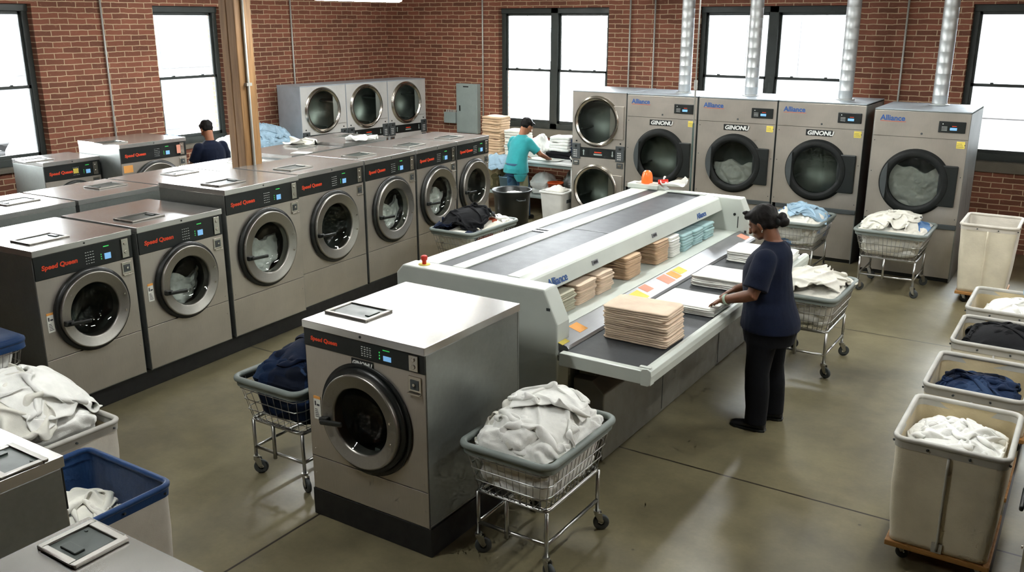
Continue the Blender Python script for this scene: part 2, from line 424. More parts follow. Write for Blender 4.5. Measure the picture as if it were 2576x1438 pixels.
def folds(p, seed, amp):
    a = bill(p, 5.0, seed); b = bill((p[0]+.3*p[1], p[1]-.25*p[0], p[2]), 10.0, seed+4)
    c = bill(p, 22, seed+9)
    return amp*(a*.95+b*.5+c*.16-.55)

# ------------------------------------------------------------------ laundry
def heap(name, label, cx, cy, rz, w_, d, zbot, zrim, h, mat, seed, group=None, amp=.05, skew=(0, 0), taper=.86, pw=.55, n=(150, 84), cat='laundry', side=.5):
    """a mound of loose laundry filling a cart: side wall below the rim, dome above"""
    def base(u, v):
        a = 2*PI*u; ca, sa = math.cos(a), math.sin(a); e = .30
        x = math.copysign(abs(ca)**e, ca); y = math.copysign(abs(sa)**e, sa)
        if v < side:
            t = v/side; k = (taper+(1-taper)*t)*.985; z = zbot+(zrim-zbot)*t
            if t < .12: k *= .90+.10*(t/.12)**.5
            return Vector((x*w_/2*k, y*d/2*k, z))
        t = (v-side)/(1-side); rr = math.cos(t*PI/2)
        e2 = e+(1-e)*t; x = math.copysign(abs(ca)**e2, ca); y = math.copysign(abs(sa)**e2, sa)
        return Vector((x*w_/2*rr+skew[0]*(1-rr), y*d/2*rr+skew[1]*(1-rr), zrim+h*(math.sin(t*PI/2)**(1/pw*.8))))
    c0 = Vector((0, 0, (zbot+zrim)/2))
    def fn(u, v):
        p = base(u, v); nrm = (p-c0); nrm.z *= (.25 if v < side else 1.4); nrm.normalize()
        dd = folds((p.x+cx, p.y+cy, p.z), seed, amp*(1 if v > side else 1.0)) 
        if v < side: dd = max(-.024, min(dd, .014))
        if v > .985: dd *= .6
        q = p+nrm*dd
        x, y = rot2(q.x, q.y, rz)
        return (cx+x, cy+y, q.z)
    mb = MB(); mb.grid(fn, n[0], n[1], wrap=True)
    k = len(mb.v)-n[0]
    mb.add([], []); mb.f.append(tuple(range(k, k+n[0]))); mb.mi.append(0); mb.sm.append(True)
    mb.f.append(tuple(range(n[0]))[::-1]); mb.mi.append(0); mb.sm.append(True)
    o = mb.build(name, mat)
    return tag(o, label, cat, group, 'stuff')
def crumple(a, b, comp, top, seed, cap, step=.0135, steps=70, its=7, box=None, twist=.6):
    """settle a cloth sheet, larger than the patch it is pushed into, so that it buckles into real folds"""
    rs = np.random.RandomState(int(seed)); A, B = a*comp, b*comp
    nx = int(min(84, max(14, A/step))); ny = int(min(84, max(14, B/step))); lx, ly = A/(nx-1), B/(ny-1)
    U, V = np.meshgrid(np.linspace(-.5, .5, nx), np.linspace(-.5, .5, ny), indexing='ij')
    P = np.zeros((nx, ny, 3))
    def lowf(k, m):
        z = np.zeros_like(U)
        for _ in range(m):
            f = rs.uniform(-k, k, 2); z += np.sin(2*PI*(U*f[0]*A+V*f[1]*B)+rs.uniform(0, 6.3))*rs.uniform(.4, 1)
        return z/m**.5
    P[..., 0] = U*a*.96+lowf(1.6, 5)*.022; P[..., 1] = V*b*.96+lowf(1.6, 5)*.022
    P[..., 2] = top(P[..., 0], P[..., 1])+cap*.55+lowf(3.2, 9)*cap*.33+lowf(7, 8)*cap*.14
    Q = P.copy()
    cons = []
    def C(s0, s1, L, k): cons.append((s0, s1, L, k))
    S = slice
    for o in (0, 1):
        C((S(o, nx-1, 2), S(None)), (S(o+1, nx, 2), S(None)), lx, .9); C((S(None), S(o, ny-1, 2)), (S(None), S(o+1, ny, 2)), ly, .9)
    dg = math.hypot(lx, ly)
    for o in (0, 1):
        C((S(o, nx-1, 2), S(0, ny-1)), (S(o+1, nx, 2), S(1, ny)), dg, .35); C((S(o, nx-1, 2), S(1, ny)), (S(o+1, nx, 2), S(0, ny-1)), dg, .35)
    for o in (0, 1, 2, 3):
        C((S(o, nx-2, 4), S(None)), (S(o+2, nx, 4), S(None)), 2*lx, .22); C((S(None), S(o, ny-2, 4)), (S(None), S(o+2, ny, 4)), 2*ly, .22)
    for o in range(8):
        C((S(o, nx-4, 8), S(None)), (S(o+4, nx, 8), S(None)), 4*lx, .03); C((S(None), S(o, ny-4, 8)), (S(None), S(o+4, ny, 8)), 4*ly, .03)
    bx, by = (box if box else (a*1.12, b*1.12))
    for t in range(steps):
        vel = (P-Q)*.86; Q = P.copy(); P = P+vel; P[..., 2] -= .0011
        for it in range(its):
            for s0, s1, L, k in cons:
                p0, p1 = P[s0], P[s1]; m = min(p0.shape[0], p1.shape[0]), min(p0.shape[1], p1.shape[1])
                p0 = p0[:m[0], :m[1]]; p1 = p1[:m[0], :m[1]]
                d = p1-p0; l = np.sqrt((d*d).sum(-1, keepdims=True))+1e-9; c = d*((l-L)/l*(.5*k))
                P[s0][:m[0], :m[1]] += c; P[s1][:m[0], :m[1]] -= c
            P[..., 0] = np.clip(P[..., 0], -bx/2, bx/2); P[..., 1] = np.clip(P[..., 1], -by/2, by/2)
            tp = top(P[..., 0], P[..., 1]); h = P[..., 2]-tp
            P[..., 2] = np.where(h > cap, tp+cap+(h-cap)*.35, P[..., 2]); low = h < 0
            P[..., 2] = np.where(low, tp, P[..., 2])
            Q[..., :2] = np.where(low[..., None], Q[..., :2]*.5+P[..., :2]*.5, Q[..., :2])
    for _ in range(2):
        K = P.copy(); K[1:-1, 1:-1] = P[1:-1, 1:-1]*.5+(P[2:, 1:-1]+P[:-2, 1:-1]+P[1:-1, 2:]+P[1:-1, :-2])*.125; P = K
    return P, nx, ny
def draped(name, label, mat, cx, cy, z, a, b, rz, top, seed, amp=.035, wave=0, n=None, group=None, thick=.008, cat='towel', fdir=0, comp=1.5, box=None, cap=None):
    """one loose cloth thrown over a heap. top(x,y) gives the height it lies on"""
    c_, s_ = math.cos(rz), math.sin(rz)
    tf = lambda x, y: top(cx+x*c_-y*s_, cy+x*s_+y*c_)+z+thick+x*0
    P, nx, ny = crumple(a, b, comp, tf, seed, cap or amp*2.0+.015, step=.0135 if n is None else .02, box=box)
    X = cx+P[..., 0]*c_-P[..., 1]*s_; Y = cy+P[..., 0]*s_+P[..., 1]*c_
    v = np.stack([X, Y, P[..., 2]], -1).reshape(-1, 3)
    mb = MB(); mb.add([tuple(map(float, q)) for q in v], [(i*ny+j, (i+1)*ny+j, (i+1)*ny+j+1, i*ny+j+1) for i in range(nx-1) for j in range(ny-1)], 0, True)
    o = mb.build(name, mat)
    md = o.modifiers.new('solid', 'SOLIDIFY'); md.thickness = thick; md.offset = -1
    md = o.modifiers.new('subd', 'SUBSURF'); md.levels = 1; md.render_levels = 1
    return tag(o, label, cat, group)
def dome(cx, cy, w_, d, zrim, h, skew=(0, 0)):
    def f(X, Y):
        q = np.abs((X-cx-skew[0]*.6)/(w_/2))**2.4+np.abs((Y-cy-skew[1]*.6)/(d/2))**2.4
        return zrim+h*(1-np.minimum(1, q))**.6-np.minimum(6, np.maximum(0, q-1))*.02
    return f
def towel_mesh(w_, d, t, layers, seed, n=44):
    """a folded towel: thin rounded layers, a little uneven"""
    mb = MB(); rr = random.Random(seed); lt = t/layers
    for L in range(layers):
        ox, oy = rr.uniform(-.006, .006), rr.uniform(-.006, .006); dw = rr.uniform(-.012, .004); dd = rr.uniform(-.012, .004)
        out = resample(rrect(w_+dw, d+dd, .022, 5), n)
        prof = [(.010, 0), (.003, .14), (0, .4), (0, .62), (.004, .86), (.012, 1)]
        rings = []
        for ins, q in prof:
            rg = []
            for (x, y) in out:
                l = math.hypot(x, y); k = (l-ins)/l
                ww = noise.noise(Vector((x*9+seed, y*9, L*2.1+seed)))*.005
                x2, y2 = x*k*(1+ww*2)+ox, y*k*(1+ww*2)+oy
                z = (L+q)*lt+noise.noise(Vector((x*5+seed*2, y*5, L*.35)))*lt*.35
                rg.append((x2, y2, z))
            rings.append(rg)
        v = [p for rg in rings for p in rg]; N = len(rings)
        f = [(i*n+k, i*n+(k+1) % n, (i+1)*n+(k+1) % n, (i+1)*n+k) for i in range(N-1) for k in range(n)]
        base = len(v)
        # top surface: inner rings so that the pile is softly uneven
        for s_ in (.8, .5, .2):
            for k in range(n):
                x, y, z = rings[-1][k]; x3, y3 = x*s_, y*s_
                v.append((x3, y3, z+.002*(1-s_)+noise.noise(Vector((x3*8+seed, y3*8, L)))*lt*.18))
        for i in range(3):
            a0 = (N-1)*n if i == 0 else base+(i-1)*n; b0 = base+i*n
            f += [(a0+k, a0+(k+1) % n, b0+(k+1) % n, b0+k) for k in range(n)]
        f += [tuple(base+2*n+k for k in range(n)), tuple(range(n))[::-1]]
        mb.add(v, f, 0, True)
    return mb
_tm = {}
def towel_stack(x0, x1, y0, y1, z, count, t, mat, label, label_top, group, layers=2, rz=0, seed=1, cat='towel', jit=.008, name='folded_towel'):
    w_, d = x1-x0, y1-y0; rr = random.Random(seed)
    protos = [towel_mesh(w_, d, t, layers, seed*10+k).build(name, mat) for k in range(min(3, count))]
    for i in range(count):
        o = protos[i] if i < len(protos) else protos[rr.randrange(len(protos))].copy()
        if i >= len(protos): COL.objects.link(o)
        o.location = ((x0+x1)/2+rr.uniform(-jit, jit), (y0+y1)/2+rr.uniform(-jit, jit), z+i*t*.985+.001)
        o.rotation_euler = (0, 0, rz+rr.uniform(-.03, .03)+(PI if rr.random() < .5 else 0))
        top = (i == count-1)
        tag(o, label_top if top else label, cat, None if (top and label_top != label) else group)

# ------------------------------------------------------------------ the room
def floor_joints():
    m = M['floor']; t = m.node_tree; b = t.nodes['Principled BSDF']
    def nd(ty, **k):
        n = t.nodes.new(ty)
        for a, v in k.items(): setattr(n, a, v)
        return n
    src = b.inputs['Base Color'].links[0].from_socket
    tc = nd('ShaderNodeTexCoord'); sp = nd('ShaderNodeSeparateXYZ'); t.links.new(tc.outputs['Object'], sp.inputs[0])
    outs = []
    for ax, off in ((0, -3.87), (1, 5.6)):
        a = nd('ShaderNodeMath', operation='SUBTRACT'); t.links.new(sp.outputs[ax], a.inputs[0]); a.inputs[1].default_value = off
        w_ = nd('ShaderNodeMath', operation='WRAP'); t.links.new(a.outputs[0], w_.inputs[0]); w_.inputs[1].default_value = 1.85; w_.inputs[2].default_value = -1.85
        c = nd('ShaderNodeMath', operation='ABSOLUTE'); t.links.new(w_.outputs[0], c.inputs[0])
        d = nd('ShaderNodeMath', operation='LESS_THAN'); t.links.new(c.outputs[0], d.inputs[0]); d.inputs[1].default_value = .008
        outs.append(d.outputs[0])
    mx = nd('ShaderNodeMath', operation='MAXIMUM'); t.links.new(outs[0], mx.inputs[0]); t.links.new(outs[1], mx.inputs[1])
    mi = nd('ShaderNodeMixRGB'); mi.inputs['Color2'].default_value = lin((40, 34, 26)); t.links.new(mx.outputs[0], mi.inputs['Fac'])
    t.links.new(src, mi.inputs['Color1']); t.links.new(mi.outputs['Color'], b.inputs['Base Color'])
floor_joints()
X1, Y0 = 5.2, -4.5
struct(MB().box(LX-WT, X1+.3, Y0-.3, BY+WT, -.3, 0).build('floor', M['floor']))
struct(MB().box(LX-WT, X1+.3, Y0-.3, BY+WT, CZ, CZ+.2).build('ceiling', M['greyplaster']))
OL = [(4.45, 6.84), (8.64, 9.86)]; OB = [(-9.24, -7.07), (-5.52, -3.23), (-1.70, .62), (2.2, 4.4)]
def wall_with_openings(name, mat, a0, a1, ops, mk, zo0=1.22, zo1=3.26):
    mb = MB(); cur = a0
    for p, q in ops:
        mk(mb, cur, p, 0, CZ); mk(mb, p, q, 0, zo0); mk(mb, p, q, zo1, CZ); cur = q
    mk(mb, cur, a1, 0, CZ)
    struct(mb.build(name, mat))
wall_with_openings('wall_left', M['brick_yz'], Y0, BY, OL, lambda mb, p, q, z0, z1: mb.box(LX-WT, LX, p, q, z0, z1))
wall_with_openings('wall_back', M['brick_xz'], LX-WT, X1+.3, OB, lambda mb, p, q, z0, z1: mb.box(p, q, BY, BY+WT, z0, z1))
struct(MB().box(X1, X1+.3, Y0, BY, 0, CZ).build('wall_right', M['brick_yz']))
struct(MB().box(LX-WT, X1+.3, Y0-.3, Y0, 0, CZ).build('wall_front', M['brick_xz']))
wn = [0]
def window(o0, o1, left, mull=False):
    wn[0] += 1
    root = bpy.data.objects.new('window_%d' % wn[0], None); COL.objects.link(root); struct(root)
    SB = .11; D = .09; z0, z1 = 1.22, 3.26
    def bx(mb, p, q, za, zb, d0, d1):
        if left: mb.box(LX-d1, LX-d0, p, q, za, zb)
        else: mb.box(p, q, BY+d0, BY+d1, za, zb)
    fr = MB(); j = .075
    bx(fr, o0, o0+j, z0, z1, SB, SB+D); bx(fr, o1-j, o1, z0, z1, SB, SB+D); bx(fr, o0, o1, z1-.09, z1, SB-.02, SB+D); bx(fr, o0, o1, z0, z0+.10, SB-.02, SB+D)
    mid = (o0+o1)/2; bays = [(o0+j, o1-j)]
    if mull: bx(fr, mid-.07, mid+.07, z0, z1, SB-.02, SB+D); bays = [(o0+j, mid-.07), (mid+.07, o1-j)]
    fr.build('window_frame', M['frame'], root, bevel=.006)
    for a, b in bays:
        for up in (0, 1):
            d = SB+.015 if not up else SB+.045; za, zb = ((z0+.1, ZS+.02) if not up else (ZS-.02, z1-.09)); s = MB(); t = .03
            bx(s, a, a+t, za, zb, d, d+.03); bx(s, b-t, b, za, zb, d, d+.03)
            bx(s, a, b, za, za+(.045 if not up else .04), d, d+.03); bx(s, a, b, zb-.04, zb, d, d+.03)
            if not up:
                for q in (.25, .75): bx(s, a+(b-a)*q-.02, a+(b-a)*q+.02, zb, zb+.015, d-.01, d+.02)
            so = s.build('window_sash', M['frame'], root)
            g = MB(); bx(g, a+t, b-t, za+.04, zb-.04, d+.012, d+.018); g.build('glass_pane', M['wglass'], root)
    s = MB()
    if left: s.box(LX-.30, LX+.03, o0-.05, o1+.05, z0-.06, z0+.002)
    else: s.box(o0-.05, o1+.05, BY-.03, BY+.30, z0-.14, z0+.002)
    s.build('window_sill', M['sill'], root, bevel=.008)
for a, b in OL: window(a, b, True, b-a > 2)
for a, b in OB: window(a, b, False, True)

# timber column with its conduit
t = thing('timber_column', (-7.69, 6.61, 0), 0, 'square timber post rising between the two back-to-back washer rows', 'column')
cb = MB(); cb.box(-.115, -.008, -.11, .11, 0, CZ-.005); cb.box(-.004, .115, -.11, .11, 0, CZ-.005); cb.build('post', M['timber'], t, bevel=.008)
p = MB(); p.tube([(.133, -.015, 0.05), (.133, -.015, CZ-.01)], .015, 10)
for z in (.6, 1.5, 2.4, 3.3): p.box(.115, .152, -.05, .02, z, z+.03)
p.build('conduit', M['conduit'], t)

def conduit(x, y, z0, z1, label, coup=()):
    t = MB(); t.tube([(x, y, z0), (x, y, z1)], .0135, 10)
    for z in coup: t.cyl((x, y, z), (x, y, z+.05), .018, 12)
    tag(t.build('wall_conduit', M['conduit']), label, 'pipe')
conduit(LX+.03, 7.80, .02, CZ-.01, 'thin grey conduit on the brick between the two left windows', (1.7, 2.6))
conduit(LX+.03, 11.30, .02, CZ-.01, 'thin grey conduit running down behind the white stacked dryers', (2.3,))
conduit(-9.56, BY-.03, 1.02, CZ-.01, 'thin grey conduit just right of the grey breaker panel', (2.4,))
conduit(-6.67, BY-.03, .02, CZ-.01, 'left of two thin conduits above the double stacked dryer', ())
conduit(-6.24, BY-.03, .02, CZ-.01, 'right of two thin conduits above the double stacked dryer', ())
conduit(-2.50, BY-.03, .02, CZ-.01, 'thin conduit on brick between two round ducts', (2.5,))
t = thing('junction_box', (-9.56, BY-.04, .93), 0, 'small square electrical box at the foot of the conduit by the tall towel stack', 'electrical box')
MB().box(-.06, .06, -.035, .035, -.06, .08).build('box', M['conduit'], t, bevel=.006)
c = MB(); c.cyl((0, -.035, .01), (0, -.05, .01), .035, 20); c.build('cover', M['steel_bright'], t)
t = thing('breaker_panel', (-9.87, BY-.005, 1.06), 0, 'tall grey electrical breaker panel on the brick back wall', 'electrical panel')
MB().box(-.235, .235, -.11, 0, 0, .89).build('box', M['greypaint'], t, bevel=.006)
MB().box(-.215, .215, -.118, -.108, .02, .87).build('door', M['greypaint'], t, bevel=.004)
MB().box(.0-.16, -.135, -.126, -.116, .40, .50).build('latch', M['black'], t)
MB().box(-.07, .05, -.1195, -.117, .83, .85).build('nameplate', M['black'], t)
t = thing('duct_stub', (-10.28, BY-.005, 1.22), 0, 'small metal box with short conduits left of the breaker panel', 'electrical box')
MB().box(-.14, .13, -.08, 0, 0, .2).build('box', M['greypaint'], t, bevel=.005)
k = MB()
for i in range(6): k.cyl((-.1+i*.04, -.04, .2), (-.1+i*.04, -.04, .24), .012, 10)
k.build('fitting', M['conduit'], t)

# round exhaust ducts over the dryers
def duct(x, y, label, z0=2.055):
    t = thing('exhaust_duct', (x, y, z0), 0, label, 'duct', None)
    d = MB(); prof = []; z = 0; H = CZ-z0-.005
    while z < H:
        prof += [(.089, z), (.089, min(H, z+.115)), (.0915, min(H, z+.12)), (.0915, min(H, z+.126))]; z += .13
    d.lathe(prof, n=28); d.build('pipe', M['duct'], t)
    c = MB(); c.lathe([(.093, 0), (.12, 0), (.12, .012), (.093, .02), (.093, 0)], n=28); c.build('collar', M['duct'], t)
    b = MB(); b.lathe([(.096, H*.62), (.096, H*.62+.035)], n=28); b.box(.09, .115, -.01, .01, H*.62, H*.62+.035); b.build('clamp', M['conduit'], t)
duct(-5.16, 12.5, 'corrugated round duct nearest the middle window, first from the left')
duct(-4.18, 12.5, 'round metal duct crossing the left half of the window over the dryers')
duct(-2.92, 12.5, 'round metal duct standing just right of the middle window')
duct(-1.78, 12.5, 'rightmost round metal duct beside the far right window', 2.045)

# ceiling lamps
def lamp(x, y, z, label, group=None, seen=False):
    t = thing('strip_light', (x, y, z), 0, label, 'ceiling light', group)
    MB().box(-.10, .10, -.62, .62, .045, .09).build('housing', M['white'], t, bevel=.006)
    d = MB(); d.prism([(-.095, .045), (-.07, .004), (-.03, -.005), (.03, -.005), (.07, .004), (.095, .045)], 'y', -.6, .6); d.build('diffuser', M['tube'], t)
    h = MB(); h.cyl((0, -.45, .09), (0, -.45, CZ-z-.002), .004, 6); h.cyl((0, .45, .09), (0, .45, CZ-z-.002), .004, 6); h.build('hanger', M['conduit'], t)
lamp(-6.78, 7.5, 3.25, 'white strip light just showing at the top edge of the picture')
for x, y in ((-9.4, 4.6), (-9.4, 8.6), (-3.9, 2.0), (-3.9, 6.4), (-.6, 5.6), (-.2, 9.2), (-3.2, 9.9), (-6.2, 10.4), (-8.6, 11.4), (2.4, 4), (2.4, 9)):  # unseen fixtures added to brighten the room, more of them toward the back
    lamp(x, y, 3.55, 'white strip light added out of view to brighten the laundry floor', 'added unseen strip lights')

# ------------------------------------------------------------------ outside
def ext(name, mb, col, label, cat, parent=None, **k):
    o = mb.build(name, plain('exterior_'+name, col, .9, var=.05), parent, **k)
    if parent is None: tag(o, label, cat)
    return o
struct(MB().box(-60, 60, -40, 70, -.5, -.32).build('floor_outside', plain('street_surface', (100, 100, 100), .9)))
def car(loc, rz, label, col=(84, 86, 90), van=False):
    t = thing('car', loc, rz, label, 'car')
    P = [(-2.2, .35), (-2.25, .75), (-2.1, .95), (-1.45, 1.02), (-.95, 1.42), (.55, 1.45), (1.15, 1.02), (1.95, .9), (2.2, .72), (2.22, .38)] if not van else \
        [(-2.5, .35), (-2.5, 1.9), (-2.3, 2.05), (1.0, 2.05), (1.55, 1.3), (2.35, 1.1), (2.45, .4)]
    b = MB(); b.prism(P, 'y', -.85, .85); b.build('body', plain('car_paint', col, .4), t, bevel=.08, seg=3)
    g = MB(); Q = [(-1.2, 1.02), (-.85, 1.33), (.45, 1.36), (.92, 1.02)] if not van else [(.3, 1.2), (.3, 1.8), (.95, 1.8), (1.35, 1.25)]
    g.prism(Q, 'y', -.86, .86); g.build('side_window', plain('car_glass', (72, 75, 78), .2), t)
    for sx in (-1.4, 1.35):
        for sy in (-.8, .8):
            k = MB(); k.cyl((sx, sy-.1, .33), (sx, sy+.1, .33), .33, 24); wv = k.build('wheel', plain('tyre', (74, 74, 76), .8), t)
            k = MB(); k.cyl((sx, sy-.105, .33), (sx, sy+.105, .33), .2, 16); k.build('hub_cap', plain('hub', (128, 128, 128), .5), wv)
car((-16.2, 6.6, -.32), R(86), 'pale grey car parked outside the leftmost window')
car((-18.5, 12.4, -.32), R(92), 'grey car parked outside the second window', (88, 88, 92))
car((-24.0, 11.8, -.32), R(92), 'white van parked farther out beyond the second window', (96, 96, 96), True)
for nm, x0, x1, y0, y1, h, lb in (('warehouse', -46, -38, -6, 40, 7.5, 'pale building across the street from the left windows'),
                                  ('warehouse', -16, -5.6, 36, 44, 8, 'pale building beyond the middle back windows'),
                                  ('warehouse', -4, 16, 24, 32, 7, 'pale brick building outside the right hand window')):
    t = thing('warehouse', (0, 0, -.32), 0, lb, 'building')
    MB().box(x0, x1, y0, y1, 0, h).build('wall', plain('pale_facade', (86, 86, 86), .9), t)
    k = MB()
    for i in range(5):
        if x1-x0 < 9: k.box(x1, x1+.05, y0+2+i*8, y0+5+i*8, 1.2, 4)
        else: a = (x1-x0)/5; k.box(x0+a*i+a*.2, x0+a*i+a*.75, y0-.05, y0, 1.2, 4)
    k.build('window', plain('facade_glass', (76, 78, 80), .6), t)
t = thing('utility_shed', (2.6, 19.5, -.32), 0, 'grey shed with a shallow pitched roof outside the right window', 'shed')
MB().box(-1.6, 1.6, -1, 1, 0, 1.75).build('wall', plain('shed_wall', (72, 74, 78), .8), t)
k = MB(); k.prism([(-1.7, 1.75), (1.7, 1.75), (0, 2.1)], 'y', -1.1, 1.1); k.build('roof', plain('shed_roof', (84, 86, 90), .8), t)

# ------------------------------------------------------------------ machines (front faces -y in local space)
def load_mesh(r, y, zc, seed, flat=.25, amp=.05, side=1):
    """tumbling load lying low in a drum"""
    def fn(u, v):
        a = 2*PI*u; rr = r*math.sin(v*PI*.5) if v < 1 else r
        x = rr*math.cos(a); z = rr*math.sin(a)
        lim = flat*r + noise.noise(Vector((x*6+seed, seed, 0)))*.1 + side*x*.35
        z2 = min(z, lim)
        dep = -.05*math.cos(v*PI/2)
        d = folds((x+seed, z2*1.2, seed), seed, amp)
        return (x, y+dep-d*.9, zc+z2)
    mb = MB(); mb.grid(fn, 64, 34, wrap=True); return mb
def washer(loc, rz, W, H, D, zd, rd, label, load=None, seed=1, plinth=0, z0=.17, sticker=True, handle=-8, badge=False, front_detail=True,
           cat='washing machine', seam=.55, name='washing_machine', lid_open=0, panel_h=.185, lid_pos=(-.28, .28), brand='Speed Queen', flap=True, fs=(1, 1)):
    t = thing(name, loc, rz, label, cat, None)
    w2 = W/2; zp = H-.048; zq = zp-panel_h
    # cabinet: sides, back, floor as one shell
    c = MB()
    c.box(-w2, w2, D-.02, D, z0, zp); c.box(-w2, -w2+.015, .004, D, z0, zp); c.box(w2-.015, w2, .004, D, z0, zp); c.box(-w2, w2, .004, D, z0, z0+.015)
    c.build('cabinet', M['steel_side'], t, bevel=.004)
    f = MB(); hole_panel(f, -w2+.004, w2-.004, seam+.004, zq-.003, 0, zd, rd*.9, 0)
    # return edges of the front panel
    for (xa, xb) in ((-w2+.004, -w2+.006), (w2-.006, w2-.004)): f.box(xa, xb, 0, .02, z0, zq-.003)
    f.build('front_panel', M['steel'], t)
    k = MB(); k.box(-w2+.004, w2-.004, 0, .012, z0+.005, seam-.002)
    for sx in (-1, 1):
        k.cyl((sx*(w2-.035), .002, seam+.05), (sx*(w2-.035), -.004, seam+.05), .006, 8); k.cyl((sx*(w2-.03), .002, seam-.12), (sx*(w2-.03), -.004, seam-.12), .006, 8)
    k.build('lower_panel', M['steel'], t, bevel=.003)
    tp = MB(); tp.box(-w2-.002, w2+.002, -.012, D+.005, zp, H); tp.cyl((0, -.011, zp+.024), (0, -.016, zp+.024), .008, 10, mi=1)
    tpo = tp.build('lid', [M['steel_top'], M['black']], t, bevel=.005)
    if flap:
        fx, fy = -w2+lid_pos[0]+.35, lid_pos[1]; s = MB()
        a, b = .17*fs[0], .125*fs[1]
        s.box(fx-a, fx+a, fy-b, fy-b+.024, H, H+.014); s.box(fx-a, fx+a, fy+b-.024, fy+b, H, H+.014)
        s.box(fx-a, fx-a+.024, fy-b+.024, fy+b-.024, H, H+.014); s.box(fx+a-.024, fx+a, fy-b+.024, fy+b-.024, H, H+.014)
        so = s.build('dispenser_frame', M['ring'], tpo, bevel=.004)
        a -= .025; b -= .025; s = MB(); s.box(fx-a, fx+a, fy-b, fy+b, H+.001, H+.007); s.box(fx+a-.05, fx+a-.015, fy-b*.5, fy+b*.5, H+.007, H+.014); s.cyl((fx-a+.02, fy-b+.02, H+.007), (fx-a+.02, fy-b+.02, H+.011), .006, 10)
        s.build('dispenser_cover', M['smoked'], tpo, bevel=.002)
    # control panel
    cp = MB(); cp.box(-w2+.004, w2-.004, -.006, .01, zq, zp-.002); cpo = cp.build('control_panel', M['panel'], t, bevel=.003)
    if front_detail:
        pm = (zq+zp)/2; y = -.0072; ph = panel_h
        if brand: put_text('brand_lettering', brand, max(.036, ph*.27), M['redtext'], cpo, (-w2+.06, y, pm-ph*.12), bold=.0018, italic=.12, wide=1.1)
        b = MB(); rr = random.Random(seed)
        for i in range(4):
            for j in range(5): b.box(.0+i*.021, .008+i*.021+rr.random()*.006, y-.001, y+.004, pm-ph*.3+j*ph*.12, pm-ph*.3+j*ph*.12+.004)
        b.build('print', M['whitetext'], cpo)
        b = MB()
        for j in range(3): b.box(.135, .142, y-.001, y+.004, pm-ph*.25+j*.018, pm-ph*.25+j*.018+.009)
        b.box(.165, .215, y-.001, y+.004, pm+ph*.26, pm+ph*.3); b.build('indicator', M['led_g'], cpo)
        b = MB(); b.box(.168, .225, y-.002, y+.004, pm-ph*.28, pm-ph*.02); b.build('display', M['led_b'], cpo)
        b = MB(); cx = w2-.075; b.box(cx-.032, cx+.032, -.016, .004, pm-ph*.42, pm+ph*.42)
        b.cyl((cx, -.016, pm+ph*.2), (cx, -.022, pm+ph*.2), .012, 14); b.cyl((cx, -.016, pm-ph*.18), (cx, -.021, pm-ph*.18), .014, 14)
        b.build('coin_slot', M['steel_bright'], cpo, bevel=.002)
        b = MB(); cz = zq-.075
        b.box(cx-.045, cx+.045, -.008, .002, cz-.045, cz+.05); b.box(cx-.03, cx+.03, -.012, 0, cz-.03, cz+.03, 1); b.cyl((cx, -.012, cz+.002), (cx, -.02, cz+.002), .010, 12)
        b.box(cx-.045, cx+.045, -.024, .002, cz-.058, cz-.046); b.build('coin_box', [M['steel_bright'], M['darkgrey']], t, bevel=.002)
        if sticker:
            b = MB(); sx = -w2+.075; sz = zd-.02; b.box(sx-.028, sx+.028, -.003, .002, sz-.075, sz+.06); b.box(sx-.028, sx+.028, -.0032, .002, sz+.06, sz+.078, 1)
            for j in range(5): b.box(sx-.02, sx+.018-.004*j, -.0036, .002, sz-.06+j*.012, sz-.055+j*.012, 2)
            b.box(sx-.02, sx-.008, -.0036, .002, sz+.015, sz+.045, 2); b.box(sx-.003, sx+.02, -.0036, .002, sz+.015, sz+.028, 2)
            b.build('warning_sticker', [M['paper'], M['orange'], M['ink']], t)
        if badge:
            b = MB(); b.box(-.085, .085, -.006, .002, zq-.054, zq-.008); bo = b.build('badge', M['black'], t, bevel=.003)
            put_text('badge_lettering', 'GINONU', .038, M['whitetext'], bo, (-.076, -.0072, zq-.045), bold=.0022, italic=.18, wide=.98)
    # door: dark gasket, steel ring, glass bowl, handle
    g = MB(); g.lathe([(rd*.9, 0), (rd*1.09, -.002), (rd*1.10, -.03), (rd*1.0, -.035), (rd*.9, -.03)], (0, 0, 0), 'y', 56)
    for i, q in enumerate(g.v): g.v[i] = (q[0], q[1], q[2]+zd)
    g.build('door_gasket', M['black'], t)
    if badge:
        g = MB(); g.lathe([(rd*1.08, .001), (rd*1.17, -.001), (rd*1.19, -.010), (rd*1.16, -.014), (rd*1.08, -.008)], (.008, 0, zd), 'y', 56); g.build('door_surround', M['black'], t)
    g = MB(); g.lathe([(rd*.99, -.03), (rd, -.034), (rd, -.060), (rd*.985, -.066), (rd*.965, -.0665), (rd*.95, -.063), (rd*.735, -.056), (rd*.715, -.052), (rd*.70, -.045), (rd*.69, -.03), (rd*.69, .02)], (0, 0, 0), 'y', 64)
    for a in (14, -16):
        a = R(a); q = rd*.87; g.cyl((q*math.cos(a), -.07, q*math.sin(a)), (q*math.cos(a), -.077, q*math.sin(a)), .008, 10, mi=1)
    for i, q in enumerate(g.v): g.v[i] = (q[0], q[1], q[2]+zd)
    dr = g.build('door', [M['ring'], M['steel_bright']], t)
    g = MB(); g.lathe([(rd*.70, -.045), (rd*.66, -.03), (rd*.55, .02), (rd*.3, .045), (0.001, .05)], (0, 0, 0), 'y', 48)
    for i, q in enumerate(g.v): g.v[i] = (q[0], q[1], q[2]+zd)
    g.build('door_glass', M['dglass'], dr)
    a = R(handle); hb = MB(); x0 = -rd*.86; Tm = Matrix.Translation((x0, -.07, zd-.04)) @ Matrix.Rotation(-a, 4, 'Y')
